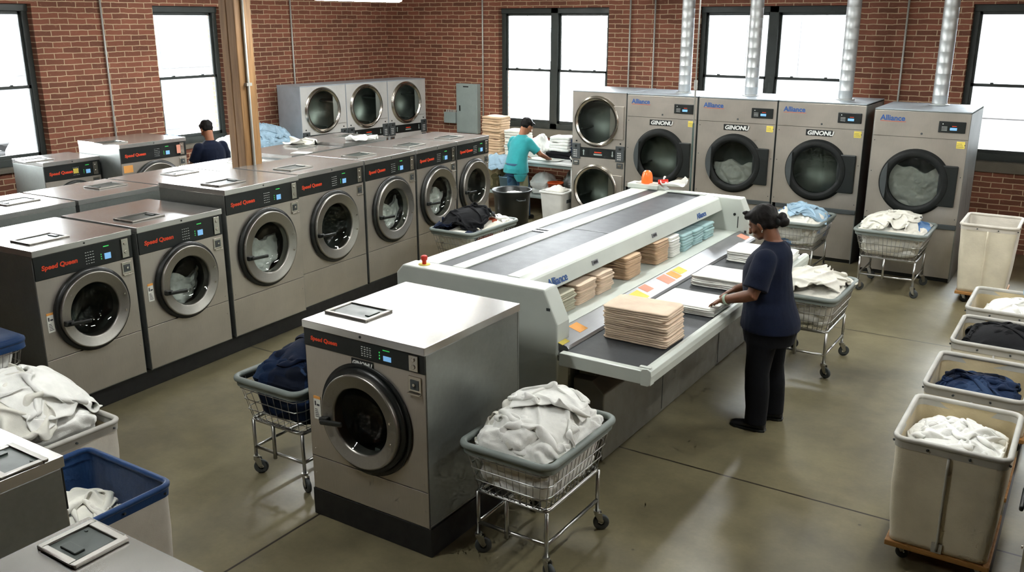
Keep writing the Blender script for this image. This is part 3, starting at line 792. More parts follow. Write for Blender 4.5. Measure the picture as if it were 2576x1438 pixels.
    hb.box(-.035, .035, -.03, .01, -.022, .022, T=Tm); hb.box(-.01, .17*rd/.3, -.05, -.028, -.016, .016, T=Tm)
    hb.build('handle', M['black'], dr, bevel=.01, seg=3)
    # drum seen through the glass
    g = MB(); g.lathe([(rd*.9, 0), (rd*.8, .03), (rd*.8, .06), (rd*1.02, .08), (rd*1.02, .5), (rd*.95, .52), (.001, .5)], (0, 0, 0), 'y', 56)
    for k in range(3):
        an = 2*PI*k/3+.5; c_, s_ = math.cos(an), math.sin(an); q = rd*1.0
        Tm = Matrix.Rotation(-an, 4, 'Y'); g.box(q*.78, q, .1, .48, -.02, .02, T=Tm)
    for i, q in enumerate(g.v): g.v[i] = (q[0], q[1], q[2]+zd)
    g.build('drum', M['drum'], t)
    if plinth:
        MB().box(-w2-.01, w2+.01, .0, D, 0, z0-.001).build('plinth', M['plinth'], t, bevel=.004)
    if load:
        c_ = math.cos(rz); s_ = math.sin(rz)
        o = load_mesh(rd*.78, .13, zd-.02, seed, amp=.05, side=load[1]).build('tumbling_laundry', load[0])
        o.location = loc; o.rotation_euler = (0, 0, rz); tag(o, load[2], 'laundry', None, 'stuff')
    return t
def door_disc(t, cx, cz, R_, kind, glassr, rim, y=0, name='door', gmat='dglass'):
    """round dryer door with rim, glass and the drum behind"""
    g = MB(); g.lathe([(R_*1.04, .0), (R_*1.04, -.010), (R_*.995, -.014), (R_*.98, -.040), (R_*.96, -.046), (glassr*1.12, -.046), (glassr*1.06, -.042), (glassr*1.04, -.028), (glassr, -.024), (glassr, .02)], (0, 0, 0), 'y', 60)
    g.v = [(q[0]+cx, q[1]+y, q[2]+cz) for q in g.v]; d = g.build(name, rim, t)
    g = MB(); g.lathe([(glassr, -.02), (glassr*.93, -.02), (glassr*.5, -.018), (.001, -.018)], (0, 0, 0), 'y', 48)
    g.v = [(q[0]+cx, q[1]+y, q[2]+cz) for q in g.v]; g.build('door_glass', M[gmat], d)
    g = MB(); g.lathe([(R_*.97, .002), (R_*1.0, .03), (R_*1.05, .05), (R_*1.05, .42), (.001, .43)], (0, 0, 0), 'y', 56)
    for k in range(4):
        an = 2*PI*k/4+.4; Tm = Matrix.Rotation(-an, 4, 'Y'); g.box(R_*.82, R_*1.04, .06, .41, -.012, .012, T=Tm)
    g.v = [(q[0]+cx, q[1]+y, q[2]+cz) for q in g.v]; g.build('drum', M['drum'], t)
    return d
def big_dryer(loc, W, H, D, label, zd=1.185, rd=.385, badge=True, logo='Alliance', load=None, seed=1, faded=False):
    t = thing('tumble_dryer', loc, 0, label, 'dryer'); w2 = W/2; zs = H-.31; zk = .66
    c = MB(); c.box(-w2, w2, D-.02, D, .0, H); c.box(-w2, -w2+.015, .003, D, 0, H); c.box(w2-.015, w2, .003, D, 0, H); c.box(-w2, w2, .003, D, H-.015, H)
    c.build('cabinet', M['steel_side'], t, bevel=.004)
    f = MB(); hole_panel(f, -w2+.004, w2-.004, zk+.05, zs-.003, 0, zd, rd*.92, 0)
    for sx in (-1, 1):
        for z in (zk+.12, zd+.1, zs-.06): f.cyl((sx*(w2-.03), .001, z), (sx*(w2-.03), -.004, z), .006, 8, mi=1)
    f.build('front_panel', [M['steel'], M['darkgrey']], t)
    f = MB(); f.box(-w2+.004, w2-.004, 0, .012, zs, H-.012); f.cyl((.02, .001, zs+.045), (.02, -.004, zs+.045), .013, 12, mi=1)
    f.build('upper_panel', [M['steel'], M['darkgrey']], t, bevel=.003)
    MB().box(-w2+.004, w2-.004, 0.004, .014, .05, zk-.01).build('lint_door', M['steel'], t, bevel=.003)
    MB().box(-w2+.06, w2-.004, -.012, .012, zk-.008, zk+.048).build('lint_handle', M['darkgrey'], t, bevel=.004)
    MB().box(-w2+.01, w2-.01, .03, D-.05, 0, .05).build('toe_kick', M['black'], t)
    MB().box(-w2, w2, -.004, D+.01, H, H+.012).build('top_cover', M['steel_white'], t, bevel=.003)
    px = w2-.19; b = MB(); b.box(px-.145, px+.145, -.014, .002, zs+.075, zs+.205); po = b.build('control_panel', M['panel'], t, bevel=.006)
    b = MB(); b.box(px-.02, px+.055, -.0155, -.012, zs+.105, zs+.135); b.build('display', M['led_b'], po)
    b = MB(); b.box(px-.0, px+.05, -.0155, -.012, zs+.15, zs+.156); b.build('red_readout', M['redtext'], po)
    b = MB(); b.cyl((px-.1, -.0135, zs+.175), (px-.1, -.016, zs+.175), .006, 8)
    for j in range(4): b.box(px-.11, px-.05, -.0155, -.012, zs+.10+j*.014, zs+.103+j*.014)
    b.build('print', M['whitetext'], po)
    if logo:
        o = put_text('logo_lettering', logo, .088, M['bluetext'], t, (-w2+.07, -.002, H-.125), bold=.0022)
        b = MB(); b.box(-w2+.07, -w2+.36, -.003, .001, H-.138, H-.134); b.build('logo_underline', M['redtext'], t)
    if badge:
        b = MB(); b.box(-.17, .165, -.008, .002, zs-.108, zs-.028); bo = b.build('badge', M['black'], t, bevel=.006)
        put_text('badge_lettering', 'GINONU', .074, M['whitetext'], bo, (-.152, -.0092, zs-.094), bold=.003, italic=.18, wide=1.1)
    b = MB(); b.box(w2-.12, w2-.03, -.003, .001, zs-.1, zs-.02)
    for j in range(3): b.box(w2-.115, w2-.04-.01*j, -.0036, .001, zs-.085+j*.018, zs-.081+j*.018, 1)
    b.build('yellow_sticker', [M['yellow'], M['ink']], t)
    d = door_disc(t, 0, zd, rd, 'big', rd*.76, M['matte_black'])
    b = MB(); b.box(rd*.70, w2-.06, -.036, .0, zd-.26, zd+.23); b.build('hinge_plate', M['panel'], d, bevel=.012)
    g = MB(); q = []
    for k in range(13): a = R(180-36+72*k/12); q.append((math.cos(a)*rd*.98, math.sin(a)*rd*.98))
    q += [(-rd*.79, -rd*.45), (-rd*.79, rd*.45)]
    g.prism([(x, z+zd) for x, z in q], 'y', -.066, -.05); g.build('handle', M['darkgrey'], d, bevel=.004)
    if load:
        o = load_mesh(rd*.86, .13, zd-.03, seed, flat=load[3], amp=.085, side=load[1]).build('tumbling_laundry', load[0])
        o.location = loc; tag(o, load[2], 'laundry', None, 'stuff')
    return t
def stack_dryer(loc, rz, W, H, D, label, body, side, lower=True, redtext=True):
    t = thing('stacked_dryer', loc, rz, label, 'dryer'); w2 = W/2
    c = MB(); c.box(-w2, w2, D-.02, D, 0, H); c.box(-w2, -w2+.015, .003, D, 0, H); c.box(w2-.015, w2, .003, D, 0, H); c.box(-w2, w2, .003, D, H-.015, H)
    c.build('cabinet', side, t, bevel=.004)
    MB().box(-w2, w2, -.003, D+.01, H, H+.012).build('top_cover', M['steel_white'], t, bevel=.003)
    MB().box(-w2+.01, w2-.01, .03, D-.05, 0, .05).build('toe_kick', M['black'], t)
    R_ = min(.36, W*.41); cx = -.03
    zu, zl = 1.625, .62
    f = MB(); hole_panel(f, -w2+.004, w2-.004, 1.235, H-.004, cx, zu, R_*.93, 0); f.build('upper_front', body, t)
    f = MB(); hole_panel(f, -w2+.004, w2-.004, .05, 1.09, cx, zl, R_*.93, 0); f.build('lower_front', body, t)
    MB().box(-w2+.004, w2-.004, -.004, .012, 1.095, 1.23).build('control_band', M['panel'], t, bevel=.003)
    for z in (zu, zl):
        d = door_disc(t, cx, z, R_, 'stack', R_*.86, M['steel_bright'])
        b = MB(); b.box(cx+R_*.6, w2-.03, -.014, 0, z-.24, z+.24); b.build('hinge_plate', body, d, bevel=.006)
    for s in (-1, 1):
        b = MB(); x = s*(w2-.075); b.box(x-.07, x+.07, -.02, 0, 1.06, 1.29); bo = b.build('coin_meter', M['darkgrey'], t, bevel=.005)
        b = MB(); b.cyl((x, -.0205, 1.25), (x, -.026, 1.25), .016, 12); b.build('coin_slot', M['black'], bo)
        b = MB(); rr = random.Random(7)
        for i in range(3):
            for j in range(4): b.box(x-.035+i*.022, x-.025+i*.022, -.0225, -.018, 1.09+j*.03, 1.105+j*.03)
        b.build('print', M['whitetext'], bo)
        b = MB(); b.cyl((x, .001, 1.325), (x, -.006, 1.325), .012, 12); b.build('lock', M['black'], t)
        b = MB(); b.box(x-.05, x+.05, -.012, 0, .965, 1.04); b.box(x-.03, x+.03, -.015, -.01, .98, 1.02, 1); b.build('coin_door', [M['darkgrey'], M['steel_bright']], t, bevel=.003)
    b = MB()
    for x, up in ((-w2+.2, 1), (w2-.2, 0)):
        P = [(x-.008, 1.12), (x+.008, 1.12), (x+.008, 1.18), (x+.02, 1.18), (x, 1.205), (x-.02, 1.18), (x-.008, 1.18)]
        if not up: P = [(px, 2.325-pz) for px, pz in P][::-1]
        b.prism(P, 'y', -.0055, -.003)
    b.build('arrow', M['greypaint'], t)
    b = MB(); b.box(-.06, .06, -.0055, -.003, 1.165, 1.18); b.build('red_lettering', M['redtext'], t)
    b = MB(); b.box(-.07, .07, -.0055, -.003, 1.13, 1.15); b.build('grey_lettering', M['greypaint'], t)
    return t

# front washer row (slightly askew, facing the aisle)
RR = R(90+3.4)
def row(y, base=-6.5): return (base-.06*(y-3.5), y, 0)
specs = [(3.49, 4.37, 1.42, .865, .305, None, 'first machine of the left front washer row, nearest the camera, dark empty drum, low lid'),
         (4.41, 5.34, 1.42, .865, .31, ('whitecl', -.3, 'white laundry churning in the second washer of the front row'), 'second washer of the left front row, low lid, white wash behind its glass'),
         (5.38, 6.36, 1.575, .95, .35, ('whitecl', .5, 'white laundry churning in the third washer of the front row'), 'third washer of the left front row, first tall one, white wash turning'),
         (6.38, 7.44, 1.575, .95, .35, None, 'fourth washer of the left front row, tall, door glass dark'),
         (7.46, 8.42, 1.575, .95, .35, ('whitecl', .2, 'white laundry bunched in the fifth washer of the front row'), 'fifth washer of the left front row, white cloth low in its drum'),
         (8.44, 9.31, 1.575, .95, .35, ('whitecl', -.4, 'pale laundry in the washer third from the far end cart'), 'sixth washer of the left front row, behind the cart of dark clothes'),
         (9.33, 10.12, 1.575, .95, .33, None, 'last washer at the far end of the left front row')]
for i, (y0, y1, H, zd, rd, ld, lb) in enumerate(specs):
    ym = (y0+y1)/2; p = row(ym, -6.5-(.05 if i > 2 else 0))
    if ld: ld = (M[ld[0]], ld[1], ld[2])
    washer(p, RR, (y1-y0)-.015, H, .86 if i > 1 else .96, zd, rd, lb, ld, seed=i+3, sticker=(i in (0, 1, 6)), seam=.55 if H < 1.5 else .53, handle=(-6 if i < 2 else -4), lid_pos=(-.07, .30))
t = MB(); a = row(3.44, -6.54); b = row(10.2, -6.56)
t.prism([(a[0], a[1]), (b[0], b[1]), (b[0]-.6, b[1]), (a[0]-.8, a[1])], 'z', 0, .168)
tag(t.build('equipment_plinth', M['plinth'], bevel=.004), 'long black plinth under the left front row of washers', 'plinth')
# back washer row, its backs turned to the front row
bs = [(2.9, 3.80, 1.42), (3.82, 4.78, 1.42), (4.80, 5.75, 1.42), (5.77, 6.7, 1.42), (6.72, 7.68, 1.42), (7.70, 8.65, 1.48), (8.67, 9.6, 1.52)]
bl = ['washer of the hidden second row at the left picture edge', 'second row washer with a bright reflecting lid at the left edge', 'second row washer directly behind the first tall front machine',
      'second row washer just left of the timber post', 'second row washer just right of the timber post', 'second row washer with papers on its lid, right of the post', 'last washer of the second row, in front of the white stacked dryers']
for i, (y0, y1, H) in enumerate(bs):
    ym = (y0+y1)/2; p = (-8.84-.06*(ym-4), ym, 0)
    washer(p, R(-90+3.4), (y1-y0)-.015, H, .84, .87, .3, bl[i], None, seed=20+i, sticker=False, plinth=1, brand='Speed Queen', lid_pos=(-.05, .4))
# two machines by the left wall
washer((-10.58, 6.37, 0), R(90), .74, 1.42, .66, .87, .27, 'small washer with a yellow note on its panel, near the leftmost window', None, seed=31, plinth=1, sticker=False)
t = bpy.data.objects['washing_machine.014'] if 'washing_machine.014' in bpy.data.objects else None
if t:
    MB().box(.0, .065, -.0105, -.0085, 1.245, 1.305).build('yellow_note', M['yellow'], t)
washer((-10.2, 7.27, 0), R(90), .98, 1.575, .86, .95, .35, 'wide washer by the left wall beside the standing man, big black control panel', None, seed=32, plinth=1, sticker=False)
t = bpy.data.objects.get('washing_machine.015')
if t:
    MB().box(.33, .39, -.0175, -.0165, 1.38, 1.49).build('red_sticker', M['pinkst'], t); MB().box(-.46, -.33, -.003, .001, 1.22, 1.31).build('beige_sticker', M['orange'], t)
# free-standing washer in the foreground
washer((-3.43, 3.68, 0), 0, .935, 1.32, .97, .775, .298, 'large free-standing washer in the foreground on its own black plinth', None, seed=40, plinth=1, z0=.185, badge=True, seam=.42, handle=8, panel_h=.112, lid_pos=(-.155, .28))
# two machines whose lids cut the lower left corner, one at the right edge
washer((-2.71, 1.06, 0), R(-90), .93, 1.42, .94, .87, .3, 'washer lid filling the bottom left corner, nearest to the camera', None, seed=41, plinth=1, lid_pos=(-.235, .14), fs=(.56, .85))
washer((-3.70, 1.73, 0), R(180), .95, 1.42, .9, .87, .3, 'washer cut by the left picture edge beside the blue lined bin', None, seed=42, plinth=1, lid_pos=(-.225, .14), fs=(.75, .75))
washer((.045, 4.74, 0), R(-90), .9, 1.42, .9, .74, .32, 'washer at the right picture edge, only its chrome door rim showing', None, seed=43, plinth=1)

# dryers along the back wall
big_dryer((-5.285, 12.0, 0), 1.06, 2.045, 1.0, 'first big steel dryer right of the double stacked one, empty drum, badge above door', seed=1)
big_dryer((-4.19, 12.0, 0), 1.08, 2.045, 1.0, 'second big steel dryer, white load filling the lower half of its drum', load=(M['whitecl'], .1, 'white laundry in the lower half of the second big dryer', .1), seed=2)
big_dryer((-3.08, 12.0, 0), 1.10, 2.045, 1.0, 'third big steel dryer with a dim greenish door glass and black badge', seed=3)
big_dryer((-1.84, 11.72, 0), 1.06, 2.03, 1.05, 'rightmost big steel dryer, large blue lettering, full of white linen', badge=False, load=(M['whitecl'], -.2, 'white and blue linen nearly filling the rightmost dryer drum', .55), seed=4)
stack_dryer((-6.27, 12.0, 0), 0, .88, 2.05, 1.0, 'double stacked steel dryer with two round doors beside the folding table', M['steel'], M['steel_side'])
a = R(6); ux, uy = math.sin(a), math.cos(a)
for k, lb in enumerate(('leftmost of the three white fronted stacked dryers in the corner', 'middle one of the three white fronted stacked dryers', 'right one of the white stacked dryers, against the back wall corner')):
    s = .47+.965*k; stack_dryer((-11.0+ux*s+.0, 10.66+uy*s, 0), R(90-6), .955, 2.02, .6, lb, M['white_steel'], M['steel_white'])

# ------------------------------------------------------------------ the flatwork ironer
t = thing('flatwork_ironer', (0, 0, 0), 0, 'long cream ironing and folding machine with black belts in the middle of the floor', 'ironing machine')
YA, YB = 5.1, 9.18
def endpanel(name, y0, y1):
    b = MB(); b.prism([(-4.36, .16), (-2.94, .16), (-2.94, 1.05), (-3.05, 1.285), (-4.30, 1.285), (-4.36, 1.22)], 'y', y0, y1)
    return b.build(name, M['ironer'], t, bevel=.012)
ep = endpanel('near_end_panel', YA, YA+.17)
ef = endpanel('far_end_panel', YB-.15, YB)
b = MB(); b.cyl((-3.95, YA-.001, .98), (-3.95, YA-.006, .98), .012, 10); b.box(-3.03, -3.0, YA-.003, YA, 1.14, 1.16)
b.box(-3.36, -3.22, YA-.003, YA, .30, .36); b.build('fixing', M['darkgrey'], ep)
b = MB(); b.cyl((-3.10, YB-.151, 1.12), (-3.10, YB-.158, 1.12), .014, 12); b.box(-3.065, -3.058, YB-.156, YB-.15, .98, 1.10); b.box(-2.985, -2.965, YB-.156, YB-.15, .9, .96)
b.build('switch', M['black'], ef)
b = MB(); b.box(-4.30, -2.98, YA+.17, YB-.15, .16, .84); b.build('body', M['ironer'], t, bevel=.008)
b = MB(); b.box(-4.22, -4.30+.02, YA+.17, YB-.15, .84, 1.24); b.box(-3.62, -3.60, YA+.17, YB-.15, .84, 1.2); b.build('inner_wall', M['ironer'], t)
# top deck: rims and strips between the two belts
b = MB(); ya, yb = YA+.165, YB-.145
b.prism([(-4.30, 1.20), (-4.30, 1.27), (-4.27, 1.285), (-4.09, 1.285), (-4.09, 1.20)], 'y', ya, yb)
b.box(-3.955, -3.84, ya, yb, 1.2, 1.287)
b.prism([(-3.46, 1.2), (-3.46, 1.29), (-3.36, 1.29), (-3.33, 1.27), (-3.33, 1.2)], 'y', ya, yb)
b.build('top_frame', M['ironer'], t, bevel=.004)
for nm, xa, xb in (('narrow_belt', -4.09, -3.955), ('wide_belt', -3.84, -3.46)):
    g = MB(); g.box(xa+.003, xb-.003, ya, yb, 1.2, 1.279); g.build(nm, M['belt'], t)
g = MB(); g.box(-4.09, -3.95, 6.62, 6.66, 1.279, 1.284); g.box(-4.09, -3.95, 6.70, 6.72, 1.279, 1.284); g.box(-3.9, -3.45, 6.9, 6.915, 1.279, 1.281); g.build('belt_joint', M['darkgrey'], t)
# hood with its sloping front
g = MB(); g.prism([(-3.335, 1.2), (-3.335, 1.276), (-3.29, 1.276), (-3.275, 1.262), (-3.235, 1.15), (-3.255, 1.145), (-3.31, 1.2)], 'y', YA+.03, YB-.1)
hood = g.build('hood', M['ironer'], t, bevel=.004)
ang = math.atan2(1.262-1.15, -3.275+3.235)   # slope of the hood front
tilt = R(90)-math.atan2(.04, .112)
for y, s_, sz in ((5.49, 'Alliance', .088), (8.35, 'Alliance', .075)):
    o = put_text('hood_lettering', s_, sz, M['bluetext'], hood, (-3.2385, y, 1.172), (tilt, 0, R(90)), bold=.0015)
for y in (6.22, 7.35):
    g = MB(); Tm = Matrix.Translation((-3.251, y, 1.205)) @ Matrix.Rotation(math.atan2(.04, .112)*-1, 4, 'Y')
    g.box(-.004, .006, -.045, .045, -.018, .018, T=Tm); g.box(-.004, .008, -.032, .032, -.010, .010, 1, T=Tm); g.build('hood_latch', [M['alu'], M['black']], hood)
# shelf, sloping sticker strip, conveyor table
g = MB(); g.box(-3.60, -3.06, YA+.17, YB-.15, .915, .94); g.build('shelf', M['ironer'], t, bevel=.004)
g = MB(); g.prism([(-3.045, .86), (-3.045, .945), (-3.035, .95), (-2.875, .902), (-2.86, .885), (-2.86, .86)], 'y', YA+.02, YB-.15); strip = g.build('sloping_strip', M['alu'], t, bevel=.002)
def onstrip(mb, x, y, w_, l, mi):
    Tm = Matrix.Translation((x, y, .95-(x+3.035)*.3)) @ Matrix.Rotation(math.atan(.3), 4, 'Y'); mb.box(-w_/2, w_/2, -l/2, l/2, -.002, .0012, mi, T=Tm)
for x, y, w_, l, c in ((-2.96, 5.16, .12, .1, 'yellow'), (-2.97, 5.45, .10, .12, 'orange'), (-2.95, 6.42, .12, .17, 'yellow'), (-2.98, 6.62, .09, .13, 'pinkst'),
        (-2.96, 6.98, .12, .16, 'pinkst'), (-2.96, 7.15, .11, .12, 'orange'), (-2.97, 7.30, .09, .15, 'yellow'), (-2.95, 8.9, .10, .14, 'pinkst')):
    g = MB(); onstrip(g, x, y, w_, l, 0); g.build('instruction_sticker', M[c], strip)
g = MB(); g.box(-2.86, -2.27, 5.08, 8.62, .84, .88); g.build('conveyor_belt', M['belt'], t, bevel=.003)
g = MB(); g.box(-2.88, -2.20, 5.02, 5.08, .795, .888); g.build('table_end', M['ironer'], t, bevel=.006)
g = MB(); g.prism([(-2.27, .79), (-2.27, .888), (-2.255, .905), (-2.225, .91), (-2.20, .895), (-2.195, .86), (-2.205, .80), (-2.22, .79)], 'y', 5.015, 8.62)
g.box(-2.29, -2.21, 5.03, 5.06, .905, .915); g.build('table_edge', M['ironer'], t, bevel=.004)
g = MB(); g.box(-2.93, -2.27, 5.09, 8.60, .80, .84); g.build('table_underside', M['base_grey'], t)
g = MB(); g.prism([(-2.93, .0), (-2.68, .0), (-2.68, .52), (-2.78, .60), (-2.93, .60)], 'y', YA+.22, YB-.05); g.box(-2.93, -2.8, YA+.3, YB-.1, .6, .80)
bs_ = g.build('base_cabinet', M['base_grey'], t, bevel=.01)
g = MB()
for y in (6.35, 7.6, 8.8): g.box(-2.682, -2.677, y, y+.006, .03, .52)
g.build('panel_seam', M['darkgrey'], bs_)
g = MB(); g.box(-4.25, -2.95, YA+.05, YB-.05, 0, .16); g.build('toe_kick', M['black'], t)
# emergency stop on its yellow disc
g = MB(); g.lathe([(.001, 0), (.045, 0), (.045, .004), (.001, .004)], (-4.16, YA+.09, 1.285), n=24); pl = g.build('stop_plate', M['yellow'], t)
g = MB(); g.lathe([(.016, .003), (.016, .03), (.024, .038), (.026, .062), (.018, .07), (.001, .07)], (-4.16, YA+.09, 1.285), n=20); g.build('emergency_stop', M['red'], pl)
# beacon on a small cream box at the far end
g = MB(); g.box(-4.34, -3.98, YB-.16, YB+.02, 1.285, 1.335); g.prism([(-4.34, 1.285), (-3.9, 1.285), (-3.98, 1.345), (-4.25, 1.345)], 'y', YB-.12, YB); bo = g.build('beacon_box', M['ironer'], t, bevel=.008)
g = MB(); g.lathe([(.062, 1.34), (.062, 1.36), (.058, 1.42), (.048, 1.455), (.028, 1.475), (.001, 1.48)], (-4.14, YB-.08, 0), n=24); g.build('beacon_lens', M['beacon'], bo)
g = MB(); g.cyl((-4.0, YB-.09, 1.36), (-3.9, YB-.06, 1.37), .03, 14); g.build('red_connector', [M['red']], bo)
g = MB(); g.box(-3.86, -3.42, YB-.20, YB-.14, 1.285, 1.30); g.build('belt_end_bracket', M['ironer'], t, bevel=.003)
tag(draped('cloth_rag', 'crumpled white rag beside the orange beacon on the ironer', M['whitecl'], -3.83, YB-.06, 1.315, .24, .15, .2, lambda x, y: 0.02, 5, amp=.05, n=(30, 22)), 'crumpled white rag beside the orange beacon on the ironer', 'rag')
# thin service pole with a dark lower half in front of the dryers
t = thing('service_pole', (-3.70, 9.26, 0), 0, 'thin vertical pole with dark lower cord rising behind the ironer in front of the dryers', 'pole')
g = MB(); g.tube([(0, 0, 0), (0, 0, 2.0)], .011, 8); g.build('dark_pole', plain('dark_green_pole', (36, 56, 50), .5), t)
g = MB(); g.tube([(0, 0, 2.0), (0, 0, CZ-.005)], .008, 8); g.cyl((0, 0, 2.35), (0, 0, 2.45), .018, 10); g.build('grey_rod', M['conduit'], t)

# folded linen on the conveyor table and on the shelf of the ironer
ZTB = .882
towel_stack(-2.79, -2.30, 5.47, 5.80, ZTB, 8, .031, M['beigecl'], 'thick beige towel lying inside the tall square stack at the near end of the conveyor', 'topmost thick beige towel of the tall stack nearest on the conveyor belt', 'beige towels stacked at the near end of the conveyor', seed=2)
towel_stack(-2.77, -2.27, 6.32, 6.72, ZTB, 2, .034, M['whitecl'], 'lower folded white sheet in the pile under the woman\'s hands', 'upper folded white sheet, just under the woman\'s hands', 'white sheets under the hands', seed=3, layers=3)
towel_stack(-2.78, -2.31, 7.08, 7.50, ZTB, 3, .03, M['whitecl'], 'folded white sheet in the middle pile of three on the conveyor', 'topmost white sheet of the middle pile on the conveyor', 'white sheets of the middle pile', seed=4, layers=2)
towel_stack(-2.82, -2.24, 8.02, 8.42, ZTB, 3, .034, M['whitecl'], 'folded white sheet in the farthest pile on the conveyor, beyond the woman\'s face', 'topmost sheet of the farthest white pile on the conveyor', 'white sheets of the farthest pile', seed=5, layers=2)
ST = [(5.34, 5.83, .155, 'olivecl', 'grey green', 'nearest stack on the ironer shelf'), (5.86, 6.16, .165, 'beigecl', 'beige', 'second stack from the near end of the shelf'), (6.19, 6.45, .17, 'beigecl', 'beige', 'third stack on the shelf'),
      (6.70, 6.98, .195, 'tancl', 'tan', 'fourth stack on the shelf'), (7.30, 7.58, .20, 'tancl', 'orange tan', 'tall fifth stack beside the white one'), (7.62, 7.84, .19, 'whitecl', 'white', 'only white stack on the ironer shelf'),
      (7.89, 8.14, .16, 'bluecl', 'pale blue', 'pale blue stack next to the white stack'), (8.17, 8.42, .15, 'bluecl', 'pale blue', 'middle pale blue stack on the shelf'), (8.45, 8.72, .15, 'bluecl', 'pale blue', 'pale blue stack at the far end of the shelf')]
for i, (y0, y1, h, mt, cn, where) in enumerate(ST):
    n = max(3, round(h/.028)) if cn != 'pale blue' else 3; tt = h/n
    towel_stack(-3.50, -3.19, y0, y1, .941, n, tt, M[mt], '%s towel within the %s' % (cn, where), 'topmost %s towel of the %s' % (cn, where), '%s' % where, seed=30+i, jit=.006, name='folded_towel')

# ------------------------------------------------------------------ wire laundry carts
def wire_cart(cx, cy, rz, label, W=.60, D=.80, rim=None, ZR=.735, ZB_=.43, dense=1.0):
    t = thing('laundry_cart', (cx, cy, 0), rz, label, 'laundry cart'); tp = .80
    o = rrect(W, D, .07, 6); m = MB(); m.tube([(x, y, ZR) for x, y in o], .021, 10, closed=True); m.build('rim', rim or M['vinyl'], t)
    o2 = rrect(W+.012, D+.012, .075, 6); m = MB(); m.add([(x, y, ZR+.002) for x, y in o2]+[(x*.985, y*.985, ZR-.05) for x, y in o2], [(i, (i+1) % len(o2), len(o2)+(i+1) % len(o2), len(o2)+i) for i in range(len(o2))][::-1], 0, True)
    m.build('rim_band', rim or M['vinyl'], t)
    m = MB(); P = 2*(W+D); n = int(P/.052*dense); top = resample(rrect(W-.01, D-.01, .06, 6), n)
    def sc_(p, k): return (p[0]*k, p[1]*(1-(1-k)*.8))
    for x, y in top:
        bx_, by_ = sc_((x, y), tp); m.tube([(x, y, ZR-.01), (bx_, by_, ZB_)], .0026, 4)
    for q in (.22, .48, .74, 1.0):
        k = 1-(1-tp)*q; z = ZR-(ZR-ZB_)*q; m.tube([sc_(p, k)+(z,) for p in resample(rrect(W, D, .06, 6), 36)], .0036, 5, closed=True)
    bw, bd = W*tp, D*(1-(1-tp)*.8)
    for i in range(9): x = -bw/2+bw*(i+.5)/9; m.tube([(x, -bd/2, ZB_), (x, bd/2, ZB_)], .0026, 4)
    for i in range(9): y = -bd/2+bd*(i+.5)/9; m.tube([(-bw/2, y, ZB_-.003), (bw/2, y, ZB_-.003)], .0026, 4)
    m.build('wire_basket', M['chrome'], t)
    lx, ly = bw/2-.005, bd/2-.03
    m = MB(); r = .0125
    m.tube([(x, y, ZB_-.016) for x, y in rrect(2*lx, 2*ly, .04, 4)], r, 8, closed=True); m.build('top_rail', M['chrome'], t)
    m = MB(); z = .205
    m.tube([(-lx, -ly, z), (lx, -ly, z)], r*.9, 8); m.tube([(-lx, -ly, z), (-lx, ly, z)], r*.9, 8); m.tube([(lx, -ly, z), (lx, ly, z)], r*.9, 8); m.build('lower_rail', M['chrome'], t)
    m = MB(); m.tube([(-lx*.1, -ly-.016, ZB_-.01), (-lx*.1, -ly-.016, z-.03)], r*1.05, 8); m.build('strut', M['chrome'], t)
    for sx in (-1, 1):
        for sy in (-1, 1):
            m = MB(); m.tube([(sx*lx, sy*ly, ZB_-.02), (sx*lx, sy*ly, .125)], r, 8); m.cyl((sx*lx, sy*ly, .118), (sx*lx, sy*ly, .132), .022, 14); m.build('leg', M['chrome'], t)
            c = MB(); x, y = sx*lx, sy*ly; a = R(35 if sx*sy > 0 else -20); ox, oy = rot2(.028, 0, a)
            Tm = Matrix.Translation((x, y, 0)) @ Matrix.Rotation(a, 4, 'Z')
            for s in (-1, 1): c.prism([(-.02, .118), (.03, .118), (.042, .05), (.016, .05)], 'y', s*.016-.002, s*.016+.002)
            c.v = [tuple(Tm @ Vector(p)) for p in c.v]; co_ = c.build('caster', M['chrome'], t)
            c = MB(); c.lathe([(.02, -.012), (.044, -.013), (.05, -.008), (.05, .008), (.044, .013), (.02, .012)], (0, 0, 0), 'y', 26); c.cyl((0, -.018, 0), (0, .018, 0), .009, 10, mi=1)
            Tw = Tm @ Matrix.Translation((.028, 0, .0505)); c.v = [tuple(Tw @ Vector(p)) for p in c.v]; c.build('wheel', [M['rubber'], M['chrome']], co_)
    return t
def cart_load(cx, cy, rz, mat, label, h, seed, W=.60, D=.80, amp=.05, skew=(0, 0), pw=.55, ZR=.735, zb=.447):
    return heap('laundry_heap', label, cx, cy, rz, W-.048, D-.06, zb, ZR, h, mat, seed, amp=amp, skew=skew, taper=.835, pw=pw)
# nearest cart
wire_cart(-2.525, 4.19, 0, 'nearest wire laundry cart heaped with white towels, right of the foreground washer')
cart_load(-2.525, 4.19, 0, M['whitecl'], 'white towels filling the nearest wire cart', .17, 3, amp=.06)
dm = dome(-2.525, 4.22, .56, .74, .735, .17)
draped('crumpled_towel', 'large white towel draped over the crown of the heap in the nearest cart', M['whitecl'], -2.55, 4.34, .03, .44, .42, .5, dm, 11, comp=1.7, cap=.085)
draped('crumpled_towel', 'creased white towel on the front slope of the heap in the nearest cart', M['whitecl'], -2.47, 4.03, .0, .42, .36, -.3, dm, 12, comp=1.8, cap=.09)
draped('crumpled_towel', 'white towel along the left side of the heap in the nearest cart', M['creamcl'], -2.64, 4.10, -.01, .26, .50, .05, dm, 13, comp=1.7, cap=.08)
